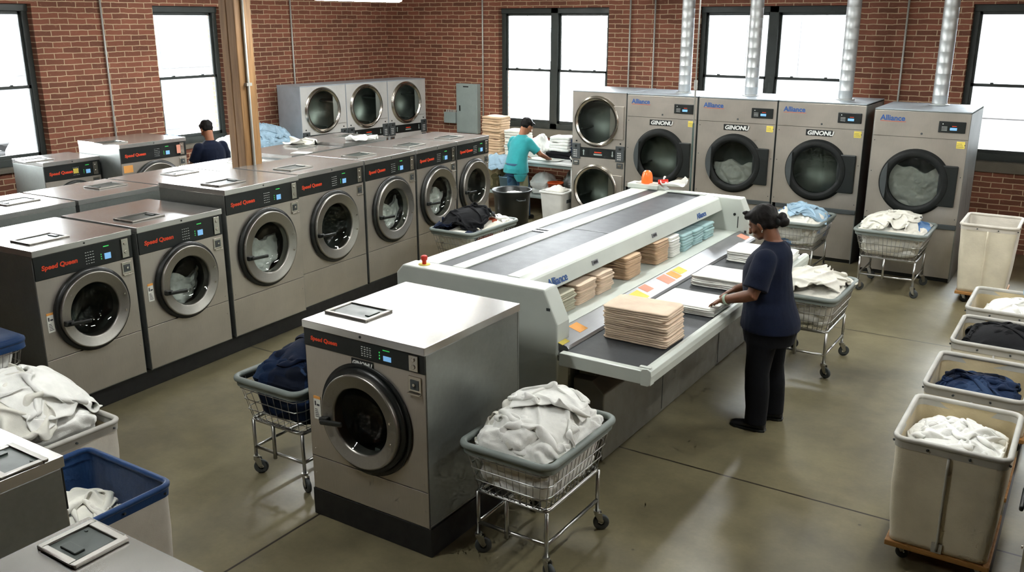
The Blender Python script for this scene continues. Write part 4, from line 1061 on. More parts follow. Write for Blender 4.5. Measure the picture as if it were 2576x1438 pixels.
# cart of navy garments behind the foreground washer
wire_cart(-4.40, 4.16, 0, 'wire laundry cart of navy garments, left of the foreground washer', dense=.7)
cart_load(-4.37, 4.20, 0, M['mixdenim'], 'navy garments filling the cart left of the foreground washer', .22, 6, amp=.05, skew=(.1, .08))
dm2 = dome(-4.35, 4.22, .52, .7, .735, .24, (.05, .05))
draped('crumpled_garment', 'navy garment draped over the heap in the cart left of the foreground washer', M['navycl'], -4.36, 4.22, .0, .52, .56, .25, dm2, 14, comp=1.7, cap=.11, cat='garment')
# cart on the far side of the woman
wire_cart(-2.02, 8.15, 0, 'wire laundry cart parked just right of the woman, folded cream towel on top', D=.84)
cart_load(-2.02, 8.15, 0, M['creamcl'], 'cream linen filling the cart just right of the woman', .08, 9, D=.84, amp=.04)
dm3 = dome(-2.0, 8.1, .56, .78, .745, .10)
draped('crumpled_towel', 'folded over cream towel on the cart just right of the woman', M['creamcl'], -2.04, 7.98, .03, .46, .40, .5, dm3, 21, comp=1.4, cap=.08)
draped('crumpled_towel', 'cream towel hanging toward the back of the cart just right of the woman', M['creamcl'], -1.98, 8.28, .0, .48, .40, -.2, dm3, 22, comp=1.5, cap=.08)
# carts in front of the dryers
wire_cart(-1.88, 11.14, 0, 'wire cart of white and blue laundry in front of the rightmost dryer', W=.76, D=.80)
cart_load(-1.88, 11.14, 0, M['mixblue'], 'mixed white and blue laundry inside the cart before the rightmost dryer', .10, 12, W=.76, amp=.045)
dm4 = dome(-1.88, 11.14, .7, .74, .74, .15)
draped('crumpled_towel', 'white sheet spread over the cart before the rightmost dryer', M['creamcl'], -1.94, 11.1, .0, .60, .60, .15, dm4, 25, comp=1.7, cap=.10)
wire_cart(-2.98, 11.08, 0, 'wire cart with light blue cloth on top, in front of the third big dryer', W=.66, D=.80)
cart_load(-2.98, 11.08, 0, M['mixblue'], 'white and light blue laundry in the cart before the third big dryer', .10, 15, W=.66, amp=.05)
dm5 = dome(-2.98, 11.08, .6, .74, .74, .13)
draped('crumpled_towel', 'light blue cloth on the cart before the third big dryer', M['lightblue'], -2.90, 11.1, .0, .44, .56, .3, dm5, 26, comp=1.7, cap=.10)
# cart with dark clothes by the front row
wire_cart(-6.10, 8.58, 0, 'wire cart with black clothes piled on white ones beside the front washer row', W=.60, D=1.0, dense=1.1)
cart_load(-6.10, 8.58, 0, M['mixwhite'], 'white and rust coloured laundry inside the cart beside the front washer row', .06, 18, D=1.0, amp=.045)
dm6 = dome(-6.12, 8.52, .5, .8, .74, .19)
draped('crumpled_garment', 'black garment heaped on the cart beside the front washer row', M['blackcl'], -6.14, 8.50, .0, .48, .66, .2, dm6, 31, comp=1.8, cap=.13, cat='garment')
draped('crumpled_garment', 'navy trousers hanging over the near left corner of the dark clothes cart', M['navycl'], -6.27, 8.25, .01, .26, .30, .2, dome(-6.12, 8.52, .6, .95, .74, .06), 32, amp=.035, cat='garment')
draped('crumpled_towel', 'white cloth at the far end of the dark clothes cart', M['whitecl'], -6.05, 8.88, .01, .40, .24, .1, dome(-6.12, 8.52, .62, 1.1, .74, .05), 33, amp=.03)
# covered cart at the left picture edge
wire_cart(-6.58, 2.88, 0, 'wire cart with a blue cover at the left picture edge beside the first washer', W=.62, D=.74, rim=M['bluevinyl'], ZR=.86, ZB_=.5)
heap('laundry_heap', 'white laundry inside the blue covered cart at the left edge', -6.58, 2.88, 0, .53, .65, .515, .82, .0, M['whitecl'], 36, amp=.03, taper=.88, n=(90, 50))
m = MB(); o_ = rrect(.64, .76, .08, 6); n_ = len(o_)
m.add([(x*1.01, y*1.01, .80) for x, y in o_]+[(x, y, .875) for x, y in o_]+[(x*.93, y*.93, .892) for x, y in o_]+[(x*.4, y*.4, .888) for x, y in o_], [(r_*n_+i, r_*n_+(i+1) % n_, (r_+1)*n_+(i+1) % n_, (r_+1)*n_+i) for r_ in range(3) for i in range(n_)]+[tuple(range(3*n_, 4*n_))], 0, True)
o = m.build('cart_cover', M['bluevinyl']); o.location = (-6.58, 2.88, .0); tag(o, 'blue fabric cover stretched over the wire cart at the left edge', 'cover')

# ------------------------------------------------------------------ canvas trucks
def canvas_truck(cx, cy, rz, label, W=.58, D=.72, H=.79, zb=.135, out=None, inn=None, cuff=None, tp=.90, seam=True, rails=True):
    out = out or M['canvas']; inn = inn or M['canvas_in']; cuff = cuff or M['cuff']
    t = thing('canvas_laundry_truck', (cx, cy, 0), rz, label, 'laundry truck')
    N = 96; o = resample(rrect(W, D, .05, 6), N); s = len(label)
    def wall(inset, up):
        def fn(u, v):
            k = int(round(u*N)) % N; x, y = o[k]; q = tp+(1-tp)*v; l = math.hypot(x, y); f = (l-inset)/l
            w_ = noise.noise(Vector((x*4+s, y*4, v*2.2)))*.016+noise.noise(Vector((x*11+s, y*11, v*6)))*.005
            bl = math.sin(v*PI)*.012
            f *= 1+(w_+bl)*1.6*math.sin(v*PI)**.5 if not up else 1+w_*.8*math.sin(v*PI)
            return (x*q*f, y*q*f, zb+(H-zb)*v)
        return fn
    m = MB(); m.grid(wall(0, False), N, 20, wrap=True); m.f.append(tuple(range(N))[::-1]); m.mi.append(0); m.sm.append(False)
    bag = m.build('canvas_bag', out, t)
    m = MB(); m.grid(wall(.010, True), N, 16, wrap=True); m.f = [q[::-1] for q in m.f]; m.f.append(tuple(range(N))); m.mi.append(0); m.sm.append(False)
    m.build('bag_lining', inn, bag)
    m = MB(); m.tube([(x*.995, y*.995, H+.004) for x, y in o], .0165, 8, closed=True); m.build('rim', cuff, t)
    def band(u, v):
        k = int(round(u*N)) % N; x, y = o[k]; q = tp+(1-tp)*(1-.075*v/.8*1.0); return (x*q*1.012, y*q*1.012, H-.052*v)
    m = MB(); m.grid(band, N, 2, wrap=True); m.f = [q[::-1] for q in m.f]
    def band2(u, v):
        k = int(round(u*N)) % N; x, y = o[k]; q = tp+(1-tp)*(1-.075*v/.8); return (x*q*.968, y*q*.975, H-.045*v)
    m.grid(band2, N, 2, wrap=True)
    for k in range(0, N, 8):
        x, y = o[k]; l = math.hypot(x, y); m.cyl((x*1.0, y*1.0, H-.03), (x*(1+.012/l), y*(1+.012/l), H-.03), .007, 8, mi=1)
    m.build('cuff', [cuff, M['darkgrey']], t)
    if seam:
        m = MB(); q0 = tp
        for sx in (0,):
            m.tube([(sx, -D/2*(tp+(1-tp)*v)*1.03-.006*math.sin(v*PI), zb+.01+(H-.06-zb)*v) for v in [i/8 for i in range(9)]], .008, 6)
            m.box(sx-.028, sx+.028, -D/2*tp-.012, -D/2*tp-.004, zb-.0, zb+.06)
        m.build('seam_strap', cuff if cuff is M['cuff'] else out, bag)
    if rails:
        m = MB(); m.box(-W/2*tp-.015, W/2*tp+.015, -D/2*tp-.015, D/2*tp+.015, zb-.035, zb-.002); m.build('wooden_base', M['board'], t, bevel=.005)
        for sx in (-1, 1):
            for sy in (-1, 1):
                x, y = sx*(W/2*tp-.06), sy*(D/2*tp-.07); c = MB()
                for s in (-1, 1): c.prism([(-.02, zb-.036), (.025, zb-.036), (.03, .04), (.01, .04)], 'y', s*.014-.002, s*.014+.002)
                c.v = [(p[0]+x, p[1]+y, p[2]) for p in c.v]; co_ = c.build('caster', M['conduit'], t)
                c = MB(); c.lathe([(.015, -.011), (.034, -.012), (.038, -.007), (.038, .007), (.034, .012), (.015, .011)], (x+.018, y, .0385), 'y', 20); c.cyl((x+.018, y-.016, .0385), (x+.018, y+.016, .0385), .008, 8); c.build('wheel', M['black'], co_)
    return t
def bag_load(cx, cy, mat, label, z, h, seed, W=.5, D=.62, skew=(0, 0), amp=.05, name='laundry_heap', pw=.55):
    return heap(name, label, cx, cy, 0, W, D, z-.10, z, h, mat, seed, amp=amp, skew=skew, taper=.98, pw=pw, side=.15, n=(140, 66))
BX = -.445
canvas_truck(BX, 5.46, 0, 'nearest cream canvas truck of the four at the right, white towels inside')
bag_load(BX+.0, 5.46, M['whitecl'], 'white towels inside the nearest canvas truck at the right', .66, .09, 41, amp=.06, pw=.9)
db = dome(BX, 5.46, .5, .62, .67, .09)
draped('crumpled_towel', 'white towel lying over the load of the nearest canvas truck', M['whitecl'], BX+.0, 5.46, -.02, .48, .60, .0, db, 42, comp=1.9, cap=.12, box=(.49, .62))
draped('crumpled_garment', 'navy garment lying over the load of the second canvas truck', M['mixdenim'], BX, 6.37, -.02, .46, .54, .0, dome(BX, 6.37, .5, .58, .66, .13), 46, comp=1.8, cap=.11, box=(.47, .57), cat='garment')
canvas_truck(BX, 6.38, 0, 'second canvas truck from the front right, dark blue clothes at its bottom')
bag_load(BX+.0, 6.36, M['mixdenim'], 'navy and denim clothes inside the second canvas truck', .64, .14, 45, amp=.06, W=.49, D=.58)
canvas_truck(BX+.02, 7.38, 0, 'third canvas truck from the front right, heaped with black clothes')
bag_load(BX+.03, 7.38, M['blackcl'], 'black clothes heaped in the third canvas truck', .66, .18, 47, amp=.05)
draped('crumpled_garment', 'black garment over the heap in the third canvas truck', M['blackcl'], BX+.03, 7.38, -.01, .50, .60, .0, dome(BX+.03, 7.38, .5, .62, .68, .17), 48, comp=1.7, cap=.10, box=(.50, .62), cat='garment')
draped('crumpled_towel', 'white sheet over the linen of the farthest right truck', M['whitecl'], BX+.05, 8.32, -.01, .44, .58, .0, dome(BX+.08, 8.32, .5, .62, .68, .13), 51, comp=1.7, cap=.09, box=(.46, .62))
canvas_truck(BX, 8.32, 0, 'farthest of the four canvas trucks at the right, white and light blue linen inside')
bag_load(BX+.05, 8.32, M['whitecl'], 'white linen rising to the right in the farthest of the four trucks', .66, .15, 49, amp=.055, skew=(.12, 0), W=.46)
draped('crumpled_towel', 'light blue cloth on the white linen of the farthest right truck', M['lightblue'], BX+.2, 8.40, .01, .16, .20, .4, dome(BX+.1, 8.32, .5, .62, .70, .13), 50, amp=.03, n=(30, 30))
canvas_truck(-.90, 11.24, 0, 'white canvas truck standing alone by the brick under the right window', out=M['canvas'], inn=M['whitevinyl'], W=.56, D=.70, H=.90, tp=.84, cuff=M['whitevinyl'])
# blue lined truck and heaped truck at lower left
canvas_truck(-4.05, 2.17, 0, 'white canvas truck with a blue vinyl lining and rim beside the foreground lids', W=.72, D=.70, H=.80, out=M['whitevinyl'], inn=M['bluevinyl'], cuff=M['bluevinyl'], tp=.93, seam=False)
bag_load(-4.14, 2.22, M['creamcl'], 'few pale garments at the bottom of the blue lined truck', .55, .12, 52, W=.46, D=.48, amp=.06)
draped('crumpled_garment', 'pale grey garment lying on top in the blue lined truck', M['creamcl'], -4.15, 2.26, .0, .42, .42, .3, dome(-4.14, 2.22, .48, .48, .57, .12), 53, comp=1.8, cap=.12, cat='garment')
canvas_truck(-4.99, 2.50, 0, 'canvas truck overflowing with white sheets at the left edge', W=.72, D=.74, H=.78, out=M['whitevinyl'], cuff=M['cuff'])
bag_load(-5.0, 2.48, M['whitecl'], 'white sheets overflowing the truck at the left edge', .79, .26, 55, W=.62, D=.64, amp=.05, pw=.8)
dl = dome(-5.02, 2.48, .72, .74, .80, .30)
draped('bed_sheet', 'big white sheet thrown over the crown of the overflowing truck', M['whitecl'], -5.03, 2.55, .01, .68, .60, .5, dl, 56, comp=1.6, cap=.12, cat='sheet')
draped('bed_sheet', 'white sheet sagging over the near side of the overflowing truck', M['creamcl'], -4.93, 2.28, .0, .56, .46, -.1, dl, 57, comp=1.7, cap=.13, cat='sheet')

# ------------------------------------------------------------------ folding table by the window and what lies on it
def table(name, x0, x1, y0, y1, z, label, shelf=None):
    t = thing(name, ((x0+x1)/2, (y0+y1)/2, 0), 0, label, 'table'); a, b = (x1-x0)/2, (y1-y0)/2
    MB().box(-a, a, -b, b, z-.035, z).build('tabletop', M['tablewhite'], t, bevel=.006)
    for sx in (-1, 1):
        for sy in (-1, 1): MB().tube([(sx*(a-.05), sy*(b-.05), 0), (sx*(a-.05), sy*(b-.05), z-.03)], .02, 10).build('leg', M['conduit'], t)
    if shelf: MB().box(-a+.04, a-.04, -b+.04, b-.04, shelf-.03, shelf).build('shelf', M['greypaint'], t, bevel=.005)
    m = MB(); m.box(-a+.05, a-.05, -b+.04, -b+.06, z-.09, z-.035); m.build('apron', M['greypaint'], t)
    return t
table('folding_table', -8.95, -6.92, 12.42, 13.42, .88, 'white folding table below the middle window where the teal shirted person works', .30)
towel_stack(-8.88, -8.50, 12.72, 13.06, .882, 15, .042, M['tancl'], 'beige towel in the tall stack at the left end of the folding table', 'topmost pale towel of the tall left stack by the window', 'tall beige stack left of the teal shirt', seed=61, layers=1)
towel_stack(-8.44, -8.06, 12.74, 13.08, .882, 10, .042, M['creamcl'], 'cream towel of the lower stack behind the teal shirted person', 'topmost cream towel behind the teal shirted person', 'cream stack behind the teal shirt', seed=62, layers=1)
towel_stack(-7.66, -7.28, 12.90, 13.22, .882+.10, 5, .05, M['whitecl'], 'white folded shirt in the stack on the dark trousers by the window', 'topmost white folded shirt of the stack right of the teal shirted person', 'folded shirts right of the teal shirt', seed=63, layers=1, name='folded_shirt', cat='shirt')
towel_stack(-7.26, -7.08, 12.92, 13.18, .882+.10, 4, .055, M['navycl'], 'navy folded garment standing right of the white shirt stack', 'topmost navy garment right of the white shirt stack', 'navy garments by the white shirt stack', seed=64, layers=1, name='folded_garment', cat='garment')
towel_stack(-7.70, -7.02, 12.86, 13.24, .882, 2, .048, M['blackcl'], 'dark folded trousers under the white shirt stack', 'upper dark folded trousers under the white shirt stack', 'dark trousers on the folding table', seed=65, layers=1, name='folded_trousers', cat='trousers')
heap('laundry_heap', 'crumpled white laundry between the teal shirted person and the shirt stack', -7.88, 13.0, 0, .34, .4, .884, .98, .26, M['whitecl'], 66, amp=.05, n=(80, 44))
heap('laundry_heap', 'small white and black bundle at the right end of the folding table', -7.02, 12.74, 0, .18, .22, .884, .95, .10, patches('black_white_bundle', [(225, 225, 220), (30, 30, 34), (220, 220, 214)], 9), 67, amp=.04, n=(70, 40))
heap('laundry_heap', 'flat white cloth being folded on the table in front of the teal shirted person', -7.55, 12.62, 0, .60, .26, .884, .90, .012, M['whitecl'], 68, amp=.012, n=(70, 40))
draped('hanging_cloth', 'light blue cloth hanging off the table edge left of the teal shirted person', M['lightblue'], -8.33, 12.50, .006, .34, .34, .1, lambda x, y: .885-np.maximum(0, 12.42-y)*2.2, 69, amp=.02, n=(40, 40), cat='cloth')
# shelf under the table
heap('plastic_bag', 'full white plastic bag on the shelf under the folding table', -7.68, 12.80, 0, .34, .40, .305, .50, .16, M['white'], 70, amp=.04, n=(80, 44), cat='bag')
heap('plastic_bag', 'clear grey plastic bag beside the orange bucket under the table', -7.22, 13.02, 0, .34, .3, .305, .5, .22, plain('grey_film', (150, 152, 146), .3), 71, amp=.05, n=(80, 44), cat='bag')
def bucket(loc, r0, r1, h, mat, label, name='bucket'):
    t = thing(name, loc, 0, label, 'bucket'); m = MB(); m.lathe([(.001, .004), (r0, .004), (r1, h), (r1+.008, h), (r1+.008, h-.02), (r1+.002, h-.02), (r0+.005, 0), (.001, 0)][::-1], n=28); m.build('shell', mat, t)
    m = MB(); m.tube([(r1*math.cos(a), r1*math.sin(a)*.3, h-.02+.0*a-abs(math.sin(a))*.08) for a in [PI*i/10 for i in range(11)]], .003, 6); m.build('handle', M['conduit'], t); return t
bucket((-7.34, 12.60, .302), .09, .125, .24, plain('orange_plastic', (206, 84, 34), .5), 'orange bucket on the shelf under the folding table')
bucket((-8.30, 12.62, .302), .10, .13, .26, plain('pale_blue_plastic', (150, 186, 214), .5), 'pale blue bucket under the table left of the teal shirted person')
heap('laundry_heap', 'brown and camouflage garments stuffed under the left end of the folding table', -8.58, 12.78, 0, .36, .4, .305, .55, .2, patches('camouflage_cloth', [(120, 112, 84), (150, 140, 110), (96, 92, 66), (134, 120, 92)], 7), 72, amp=.05, n=(80, 44))
# bins
t = thing('trash_can', (-7.08, 10.90, 0), 0, 'round black bin with white cloth inside, beyond the far end of the washer row', 'bin')
m = MB(); m.lathe([(.001, .02), (.21, .02), (.26, .70), (.285, .71), (.29, .69), (.272, .66), (.262, .62), (.225, 0), (.001, 0)][::-1], n=40); m.build('shell', M['black'], t)
m = MB(); m.tube([(.287*math.cos(2*PI*i/40), .287*math.sin(2*PI*i/40), .705) for i in range(40)], .008, 6, closed=True); m.build('rim', M['darkgrey'], t)
for s in (-.5, 2.64):
    m = MB(); c_, s_ = math.cos(s), math.sin(s); m.tube([(.265*c_-.07*s_, .265*s_+.07*c_, .60), (.31*c_-.05*s_, .31*s_+.05*c_, .59), (.31*c_+.05*s_, .31*s_-.05*c_, .59), (.265*c_+.07*s_, .265*s_-.07*c_, .60)], .010, 8); m.build('handle', M['darkgrey'], t)
heap('laundry_heap', 'white cloth in the round black bin', -7.08, 10.90, 0, .34, .34, .50, .60, .06, M['creamcl'], 75, amp=.04, n=(70, 40))
t = thing('laundry_bin', (-6.99, 12.06, 0), 0, 'white plastic bin beside the double stacked dryer', 'bin')
m = MB()
o_ = rrect(.42, .40, .04, 5); n_ = len(o_); V = []
for k_, z_ in ((.80, 0), (.98, .50), (1.06, .505), (1.06, .53), (.94, .53), (.78, .03)): V += [(x*k_, y*k_, z_) for x, y in o_]
m.add(V, [(r_*n_+i, r_*n_+(i+1) % n_, (r_+1)*n_+(i+1) % n_, (r_+1)*n_+i) for r_ in range(5) for i in range(n_)]+[tuple(range(n_))[::-1], tuple(range(5*n_, 6*n_))], 0, True)
m.build('shell', M['white'], t, bevel=.004)
MB().box(.15, .205, -.06, .06, .35, .40).build('handle', M['darkgrey'], t)
heap('laundry_heap', 'cream cloth on top of the white bin by the dryers', -6.99, 12.06, 0, .30, .28, .40, .53, .08, M['creamcl'], 76, amp=.04, n=(70, 40))
# left wall tables and piles
table('folding_table', -11.72, -10.86, 8.72, 10.5, .86, 'white table along the left wall under the second window', None)
heap('laundry_heap', 'big tangle of light blue linen by the timber post, left of the white dryers', -11.28, 10.10, 0, .72, .80, .864, 1.10, .36, M['lightblue'], 77, amp=.085, pw=.8)
draped('bed_sheet', 'light blue sheet on top of the tangle by the timber post', M['lightblue'], -11.26, 10.10, .0, .62, .70, .2, dome(-11.28, 10.10, .8, .86, 1.08, .36), 82, comp=1.7, cap=.13, cat='sheet')
heap('laundry_heap', 'white linen beside the tangle of light blue linen', -11.45, 9.52, 0, .42, .44, .864, 1.12, .22, M['whitecl'], 78, amp=.05, n=(90, 50))
heap('laundry_heap', 'white sheets heaped on the wall table just right of the standing man', -11.30, 8.99, 0, .56, .44, .864, 1.0, .24, M['whitecl'], 79, amp=.06, n=(90, 50))
t = thing('laundry_bin', (-10.35, 9.25, 0), 0, 'pale blue tub of white linen between the man and the timber post', 'bin')
m = MB(); o_ = rrect(.62, .66, .06, 5); V = []
for k_, z_ in ((.84, 0), (1.0, .80), (1.04, .80), (1.04, .83), (.95, .83), (.80, .03)): V += [(x*k_, y*k_, z_) for x, y in o_]
n_ = len(o_); m.add(V, [(r_*n_+i, r_*n_+(i+1) % n_, (r_+1)*n_+(i+1) % n_, (r_+1)*n_+i) for r_ in range(5) for i in range(n_)]+[tuple(range(n_))[::-1], tuple(range(5*n_, 6*n_))], 0, True)
m.build('shell', plain('pale_blue_tub', (170, 192, 208), .5), t)
heap('laundry_heap', 'white linen heaped in the pale blue tub', -10.35, 9.25, 0, .50, .54, .62, .83, .16, M['whitecl'], 80, amp=.06, n=(90, 50))
table('folding_table', -11.7, -10.95, 4.1, 5.85, .90, 'white table at the left picture edge under the first window')
heap('laundry_heap', 'white cloth on the table at the left picture edge', -11.35, 5.45, 0, .5, .5, .904, .96, .08, M['creamcl'], 81, amp=.04, n=(80, 44))
t = thing('storage_box', (-11.2, 5.5, 0), 0, 'white carton under the table at the left picture edge', 'box')
MB().box(-.2, .2, -.2, .2, 0, .42).build('carton', M['white'], t, bevel=.005); MB().box(-.205, .205, -.02, .02, .3, .425).build('tape', M['canvas'], t)
# printed cloth hanging at the side of the wide washer
m = MB(); m.grid(lambda u, v: (-10.42-.30*u, 7.82+.03*math.sin(u*14+v*2)+.015*math.sin(v*9), .95+.62*v), 40, 24)
o = m.build('hanging_garment', patches('blue_print_cloth', [(20, 34, 66), (28, 46, 86), (150, 190, 215), (18, 28, 54), (225, 228, 230)], 16))
md = o.modifiers.new('solid', 'SOLIDIFY'); md.thickness = .012; tag(o, 'blue and white printed garment hung between the wide washer and the man', 'garment')
# odds and ends lying on the lids of the second row
draped('cloth_rag', 'beige cloth on a lid of the second row, right of the timber post', M['creamcl'], -8.92, 8.62, .0, .40, .22, .4, lambda x, y: 1.482, 84, amp=.03, n=(36, 26), cat='rag')
draped('plastic_wrap', 'clear white plastic wrap on the last lid of the second row', M['white'], -8.30, 9.1, .0, .30, .26, .2, lambda x, y: 1.522, 85, amp=.025, n=(36, 26), cat='plastic wrap')
for k, (x, y, z, lb) in enumerate(((-8.30, 8.0, 1.482, 'white sheet of paper on the lid in front of the leftmost white dryer'), (-8.55, 7.5, 1.422, 'paper slip lying right of the timber post on a lid'), (-8.32, 7.05, 1.422, 'small white card on the lid nearest the timber post'))):
    m = MB(); Tm = Matrix.Translation((x, y, z)) @ Matrix.Rotation(.3+k, 4, 'Z'); m.box(-.11+.02*k, .11-.02*k, -.08, .08-.02*k, 0, .004, T=Tm); tag(m.build('paper_sheet', M['paper']), lb, 'paper')

# ------------------------------------------------------------------ people (local frame: forward +x, left +y)
def hand_into(mb, wrist, d, nrm, side, s=1.0, curl=.35, spread=.16):
    """palm, four unequal bent fingers and a thumb leaving the side of the palm; nrm = back of the hand"""
    wrist = Vector(wrist); d = Vector(d).normalized(); nrm = Vector(nrm); nrm = (nrm-d*nrm.dot(d)).normalized(); lat = nrm.cross(d).normalized()*side
    secs = []
    for q, wd, th in ((0, .026, .020), (.02, .030, .019), (.045, .038, .017), (.07, .041, .015), (.088, .038, .012)):
        secs.append((wrist+d*q*s, wd*s, th*s, lat, nrm))
    mb.loft(secs, 16)
    for k, (off, L, r) in enumerate(((-.029, .070, .0085), (-.010, .080, .0088), (.010, .075, .0085), (.028, .060, .0076))):
        base = wrist+d*.078*s+lat*off*s-nrm*.001; dd = (d+lat*(off/.03)*spread).normalized()
        p = [base-d*.02*s, base]; c = dd; down = -nrm
        for j, f in enumerate((.45, .32, .23)):
            a = curl*(.35+.45*j)+.05*k; c2 = (dd*math.cos(a)+down*math.sin(a)).normalized(); p.append(p[-1]+c2*L*f*s)
        mb.limb(p, [r*s*1.05, r*s*1.05, r*s, r*s*.92, r*s*.8], 10)
    tb = wrist+d*.022*s-lat*.026*s
    td = (d*.75-lat*.62-nrm*.18).normalized(); p = [tb-td*.01, tb+td*.032*s, tb+td*.032*s+(d*.95-lat*.25-nrm*.15).normalized()*.028*s]
    mb.limb(p, [.014*s, .011*s, .0088*s], 10)
def head_into(mb, Mx, s=1.0):
    """head in its own frame: +x face, +z crown"""
    def e(c, r, tilt=0):
        m3 = Mx.to_3x3() @ Matrix.Rotation(tilt, 3, 'Y'); mb.ell(Mx @ (Vector(c)*s), [q*s for q in r], m3)
    e((-.012, 0, .03), (.098, .077, .092)); e((.028, 0, -.012), (.068, .062, .085)); e((.040, 0, -.062), (.050, .048, .048)); e((.060, 0, -.088), (.026, .026, .020))
    e((.072, 0, .028), (.024, .052, .014)); e((.102, 0, -.010), (.015, .010, .030), -.3); e((.113, 0, -.028), (.015, .017, .012)); e((.087, 0, -.058), (.014, .024, .007)); e((.083, 0, -.070), (.015, .021, .008))
    for sy in (-1, 1):
        e((.062, sy*.042, -.028), (.024, .020, .022)); e((-.004, sy*.079, -.012), (.018, .010, .032), .25); e((.0, sy*.080, -.036), (.010, .008, .010))
def eyes(Mx, s, par):
    for sy in (-1, 1):
        m = MB(); m.ell(Mx @ (Vector((.0835, sy*.034, .008))*s), (.006*s, .012*s, .003*s), Mx.to_3x3()); m.ell(Mx @ (Vector((.0880, sy*.034, .0075))*s), (.003*s, .007*s, .003*s), Mx.to_3x3(), mi=1); m.build('eye', [M['white'], M['black']], par)
def shoe(x, y, a, par, L=.27):
    m = MB(); c_, s_ = math.cos(a), math.sin(a); Tm = Matrix.Translation((x, y, 0)) @ Matrix.Rotation(a, 4, 'Z'); S = []
    for q, w_, h in ((-.075, .030, .05), (-.06, .038, .085), (-.02, .041, .10), (.03, .043, .085), (.08, .047, .062), (.13, .048, .05), (.17, .040, .042), (.192, .022, .032)):
        S.append((Tm @ Vector((q*L/.27, 0, h/2+.004)), w_, h/2+.003, Tm.to_3x3() @ Vector((0, 1, 0)), (0, 0, 1)))
    m.loft(S, 16); o = m.build('shoe', M['shoe'], par, remesh=.006, smooth_it=2)
    m = MB(); P = [(q*L/.27, w_) for q, w_ in ((-.08, .025), (-.05, .043), (.03, .046), (.1, .052), (.16, .046), (.198, .018))]; P = P+[(q, -w_) for q, w_ in P[::-1]]
    m.prism(P, 'z', .001, .02); m.v = [tuple(Tm @ Vector(p)) for p in m.v]; m.build('sole', M['black'], o, bevel=.004)
def person(loc, rz, label, skin, torso, neck, head, hpitch, arms, legs, shirt, pants, sleeves, hair, hs=1.0, pants_top=.98, hip=(.19, .2), feet_a=(0, 0), tail=None, vox=.007, hyaw=0):
    t = thing('person', loc, rz, label, 'person')
    fx, fz = math.cos(hpitch), -math.sin(hpitch)
    Mx = Matrix.Translation(head) @ Matrix.Rotation(hyaw, 4, 'Z') @ Matrix.Rotation(hpitch, 4, 'Y')
    b = MB(); b.loft([((c, 0, z), rx-.016, ry-.018, (1, 0, 0), (0, 1, 0)) for z, c, rx, ry in torso[:-1]]+[((torso[-1][1], 0, torso[-1][0]), torso[-1][2]-.006, torso[-1][3]-.01, (1, 0, 0), (0, 1, 0))], 24)
    nk = Mx @ Vector((-.03, 0, -.055)); b.limb([neck, nk], [.060*hs, .056*hs], 16)
    head_into(b, Mx, hs)
    for (sh, el, wr, hd, up, sd, rads) in arms:
        b.limb([sh, el, wr], rads, 16); d = Vector(hd)-Vector(wr); hand_into(b, Vector(wr)-d.normalized()*.005, d, up, sd)
    for hipp, kn, an in legs: b.limb([hipp, kn, an], [.09, .055, .042], 14)
    for hipp, kn, an in legs: b.limb([an, (an[0]+.06, an[1], .05)], [.042, .03], 10)
    body = b.build('body', skin, t, remesh=vox, smooth_it=2)
    eyes(Mx, hs, body)
    s = MB(); s.loft([((c, 0, z), rx, ry, (1, 0, 0), (0, 1, 0)) for z, c, rx, ry in torso], 28)
    for (a, m_, e, r0, r1, r2) in sleeves:
        a, m_, e = Vector(a), Vector(m_), Vector(e); d1 = (e-a).normalized(); lx_ = d1.cross(Vector((0, 1, 0))).normalized(); ly_ = lx_.cross(d1)
        s.ell(a, (r0, r0, r0)); s.loft([(a, r0, r0*.95, lx_, ly_), (a.lerp(m_, .6), r1*1.02, r1*.95, lx_, ly_), (m_, r1*1.03, r1, lx_, ly_), (m_.lerp(e, .5), r2*1.04, r2, lx_, ly_), (e, r2*1.08, r2*1.02, lx_, ly_)], 20)
    for i, p in enumerate(s.v):
        q = Vector(p); k = noise.noise(Vector((q.x*4, q.y*4, q.z*9)))*.012+noise.noise(Vector((q.x*12, q.y*12, q.z*5+3)))*.006; n2 = Vector((q.x, q.y, 0)); 
        if n2.length > .02: q = q+n2.normalized()*k
        s.v[i] = tuple(q)
    if tail: s.loft(tail, 16)
    sh_ = s.build('shirt', shirt, t, remesh=.009, smooth_it=2)
    p = MB(); p.loft([((torso[0][1]-.0, 0, .70), hip[0]*.9, hip[1]*.95, (1, 0, 0), (0, 1, 0)), ((torso[0][1], 0, .80), hip[0], hip[1], (1, 0, 0), (0, 1, 0)), ((torso[0][1], 0, .90), hip[0]*.97, hip[1]*.97, (1, 0, 0), (0, 1, 0)), ((torso[0][1]+.01, 0, pants_top), hip[0]*.82, hip[1]*.85, (1, 0, 0), (0, 1, 0))], 24)
    for hipp, kn, an in legs:
        hi, k_, a_ = Vector(hipp), Vector(kn), Vector(an); S = []
        for q, r in ((0, hip[0]*.60), (.3, hip[0]*.56), (.6, .098), (1, .088)): c = hi.lerp(k_, q); S.append((c, r*1.05, r, (1, 0, 0), (0, 1, 0)))
        for q, r in ((.35, .086), (.7, .078), (1, .076)): c = k_.lerp(a_+Vector((0, 0, -.045)), q); S.append((c, r*1.1, r, (1, 0, 0), (0, 1, 0)))
        S = [(c+Vector((math.sin(c.z*31)*.004, math.sin(c.z*27)*.004, 0)), rx, ry, ax, ay) for c, rx, ry, ax, ay in S]
        p.loft(S, 20)
    p.build('trousers', pants, t, remesh=.009, smooth_it=2)
    for (hipp, kn, an), fa in zip(legs, feet_a): shoe(an[0]-.0, an[1], fa, t)
    h = MB()
    for c, r in hair: h.ell(Mx @ (Vector(c)*hs), [q*hs for q in r], Mx.to_3x3(), nu=28, nv=18)
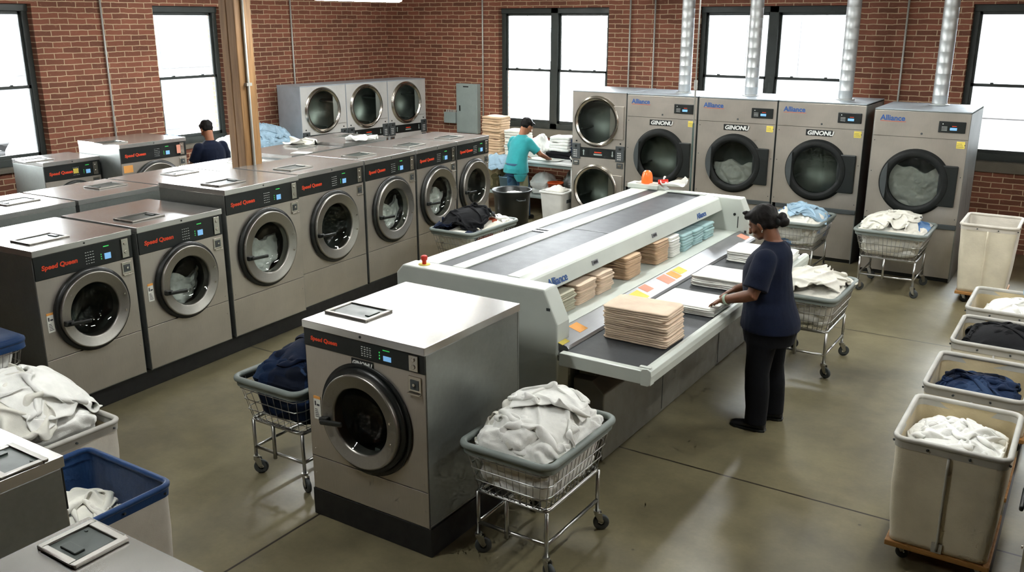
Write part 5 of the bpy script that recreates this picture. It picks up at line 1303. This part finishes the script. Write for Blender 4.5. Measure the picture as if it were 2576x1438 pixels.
    h.v = [tuple(Vector(q)+noise.noise_vector(Vector(q)*24)*.011) for q in h.v]
    h.build('hair', M['hair'], t, remesh=.006, smooth_it=1)
    return t, Mx, body
# woman in navy scrubs
LA = ((-.01, .17, 1.35), (.03, .285, 1.125), (.265, .225, 1.035), (.36, .175, .985), (.25, .05, 1), -1, [.050, .050, .031])
RA = ((-.01, -.17, 1.35), (.06, -.25, 1.12), (.29, -.12, 1.03), (.38, -.07, .985), (.25, -.05, 1), 1, [.050, .050, .031])
w_, Mx, bd = person((-1.95, 6.56, 0), PI, 'woman with tied up black hair in navy scrubs, smoothing white sheets on the conveyor', M['skin_dark'],
    [(.81, -.035, .224, .236), (.87, -.035, .222, .238), (.96, -.02, .200, .230), (1.05, .0, .183, .21), (1.15, .012, .182, .205), (1.25, .02, .182, .208), (1.33, .01, .165, .212), (1.39, -.01, .135, .19), (1.435, -.025, .105, .14), (1.475, -.02, .078, .082), (1.487, -.018, .074, .076)],
    (-.02, 0, 1.44), (.085, 0, 1.605), R(30), [LA, RA], [((-.02, .10, .84), (.0, .105, .47), (-.02, .115, .10)), ((-.03, -.10, .84), (-.04, -.13, .47), (-.07, -.16, .10))],
    M['scrub'], M['trouser'], [((-.01, .175, 1.37), (.005, .235, 1.26), (.022, .262, 1.165), .086, .090, .090), ((-.01, -.175, 1.37), (.015, -.22, 1.26), (.04, -.24, 1.17), .086, .090, .090)],
    [((-.030, 0, .050), (.103, .090, .086)), ((-.060, 0, .005), (.072, .083, .085)), ((.035, 0, .085), (.062, .072, .036)), ((.074, .0, .082), (.024, .055, .020)), ((-.02, .066, .0), (.035, .024, .05)), ((-.02, -.066, .0), (.035, .024, .05)),
     ((-.145, .0, -.015), (.036, .045, .036)), ((-.150, .01, -.055), (.040, .048, .034)), ((.075, .03, .118), (.020, .022, .014))], hs=1.02, hip=(.205, .212), feet_a=(0, .12))
m = MB(); c = Mx @ Vector((-.002, .083, -.052)); m.ell(c, (.006, .004, .012)); m.ell(Mx @ Vector((-.002, -.083, -.052)), (.006, .004, .012)); m.build('earring', M['steel_bright'], bd)
m = MB(); wv = Vector(LA[2]); dv = (Vector(LA[2])-Vector(LA[1])).normalized(); a1 = dv.cross(Vector((0, 0, 1))).normalized(); a2 = a1.cross(dv)
m.tube([wv-dv*.03+a1*math.cos(2*PI*k/24)*.037+a2*math.sin(2*PI*k/24)*.037 for k in range(24)], .006, 8, closed=True); m.tube([wv-dv*.018+a1*math.cos(2*PI*k/24)*.036+a2*math.sin(2*PI*k/24)*.036 for k in range(24)], .004, 8, closed=True)
m.build('bracelet', plain('pale_green_beads', (170, 190, 170), .4), w_)
m = MB(); m.ell(Mx @ Vector((-.128, .035, -.038)), (.022, .016, .034), Mx.to_3x3()); m.build('hair_clip', M['matte_black'], w_)
# person in a teal t-shirt
person((-7.72, 12.08, 0), R(84), 'person in a teal t-shirt folding laundry at the table by the window, seen from behind', M['skin_mid'],
    [(.75, -.065, .192, .212), (.82, -.06, .186, .206), (.92, -.05, .155, .178), (1.02, -.02, .14, .175), (1.12, .02, .135, .185), (1.20, .05, .125, .19), (1.26, .07, .105, .17), (1.30, .085, .08, .11), (1.33, .095, .06, .065)],
    (.09, 0, 1.30), (.175, -.03, 1.45), R(38), [((.06, .17, 1.23), (.14, .25, 1.02), (.36, .17, .945), (.45, .12, .925), (0, 0, 1), -1, [.052, .042, .028]), ((.06, -.17, 1.23), (.16, -.30, 1.04), (.38, -.30, .945), (.46, -.24, .925), (0, 0, 1), 1, [.052, .042, .028])],
    [((-.04, .09, .80), (.0, .10, .45), (-.03, .10, .10)), ((-.04, -.09, .80), (.02, -.10, .45), (.02, -.13, .10))], M['teal'], M['jeans'],
    [((.06, .15, 1.22), (.08, .20, 1.14), (.12, .235, 1.05), .075, .074, .068), ((.06, -.15, 1.22), (.09, -.21, 1.14), (.14, -.27, 1.07), .075, .074, .068)],
    [((-.025, 0, .050), (.103, .086, .084)), ((-.05, 0, .01), (.075, .080, .080)), ((.05, 0, .085), (.05, .062, .03))], hip=(.165, .185), pants_top=.92, vox=.008, hyaw=-.35,
    tail=[((-.07, -.08, .84), .12, .10, (1, 0, 0), (0, 1, 0)), ((-.08, -.09, .72), .13, .11, (1, 0, 0), (0, 1, 0)), ((-.08, -.12, .62), .09, .05, (1, 0, 0), (0, 1, 0))])
# man in a navy t-shirt by the window
mn, Mx, bd = person((-10.42, 8.34, 0), R(168), 'man in a navy t-shirt standing beside the wide washer, looking down', M['skin_mid'],
    [(.84, -.04, .14, .185), (.92, -.04, .14, .185), (1.02, -.03, .13, .175), (1.14, .0, .135, .19), (1.26, .0, .135, .205), (1.35, .0, .12, .20), (1.41, .0, .09, .14), (1.45, .01, .065, .07), (1.46, .01, .062, .066)],
    (.01, 0, 1.43), (.085, 0, 1.595), R(32), [((.0, .20, 1.36), (.06, .27, 1.12), (.30, .16, 1.06), (.40, .12, 1.05), (0, 0, 1), -1, [.052, .044, .029]), ((.0, -.20, 1.36), (.06, -.25, 1.12), (.28, -.10, 1.08), (.38, -.05, 1.07), (0, 0, 1), 1, [.052, .044, .029])],
    [((-.03, .09, .86), (.0, .10, .48), (-.02, .10, .10)), ((-.03, -.09, .86), (.0, -.10, .48), (-.02, -.10, .10))], M['scrub'], M['trouser'],
    [((.0, .175, 1.36), (.02, .225, 1.25), (.045, .255, 1.17), .078, .074, .068), ((.0, -.175, 1.36), (.02, -.215, 1.25), (.05, -.24, 1.17), .078, .074, .068)],
    [((-.025, 0, .052), (.102, .084, .082)), ((-.05, 0, .015), (.072, .079, .075)), ((.05, 0, .088), (.052, .062, .032)), ((.085, 0, .082), (.02, .045, .02))], hip=(.15, .175), vox=.008)
o = draped('crumpled_garment', 'red cloth held by the man beside the wide washer', plain('red_cloth', (150, 30, 34), .8), -10.80, 8.22, .0, .16, .14, .3, lambda x, y: 1.0, 90, amp=.04, n=(24, 20), cat='garment')

# small debris on the floor is part of the concrete; render settings kept light
sc.cycles.max_bounces = 6; sc.cycles.diffuse_bounces = 3; sc.cycles.glossy_bounces = 3; sc.cycles.transparent_max_bounces = 10
sc.cycles.use_adaptive_sampling = True; sc.cycles.adaptive_threshold = .05; sc.cycles.adaptive_min_samples = 12; sc.cycles.transmission_bounces = 4
sc.cycles.use_denoising = True; sc.cycles.caustics_reflective = False; sc.cycles.caustics_refractive = False; sc.cycles.sample_clamp_indirect = 8
try: sc.cycles.denoiser = 'OPENIMAGEDENOISE'
except Exception: pass
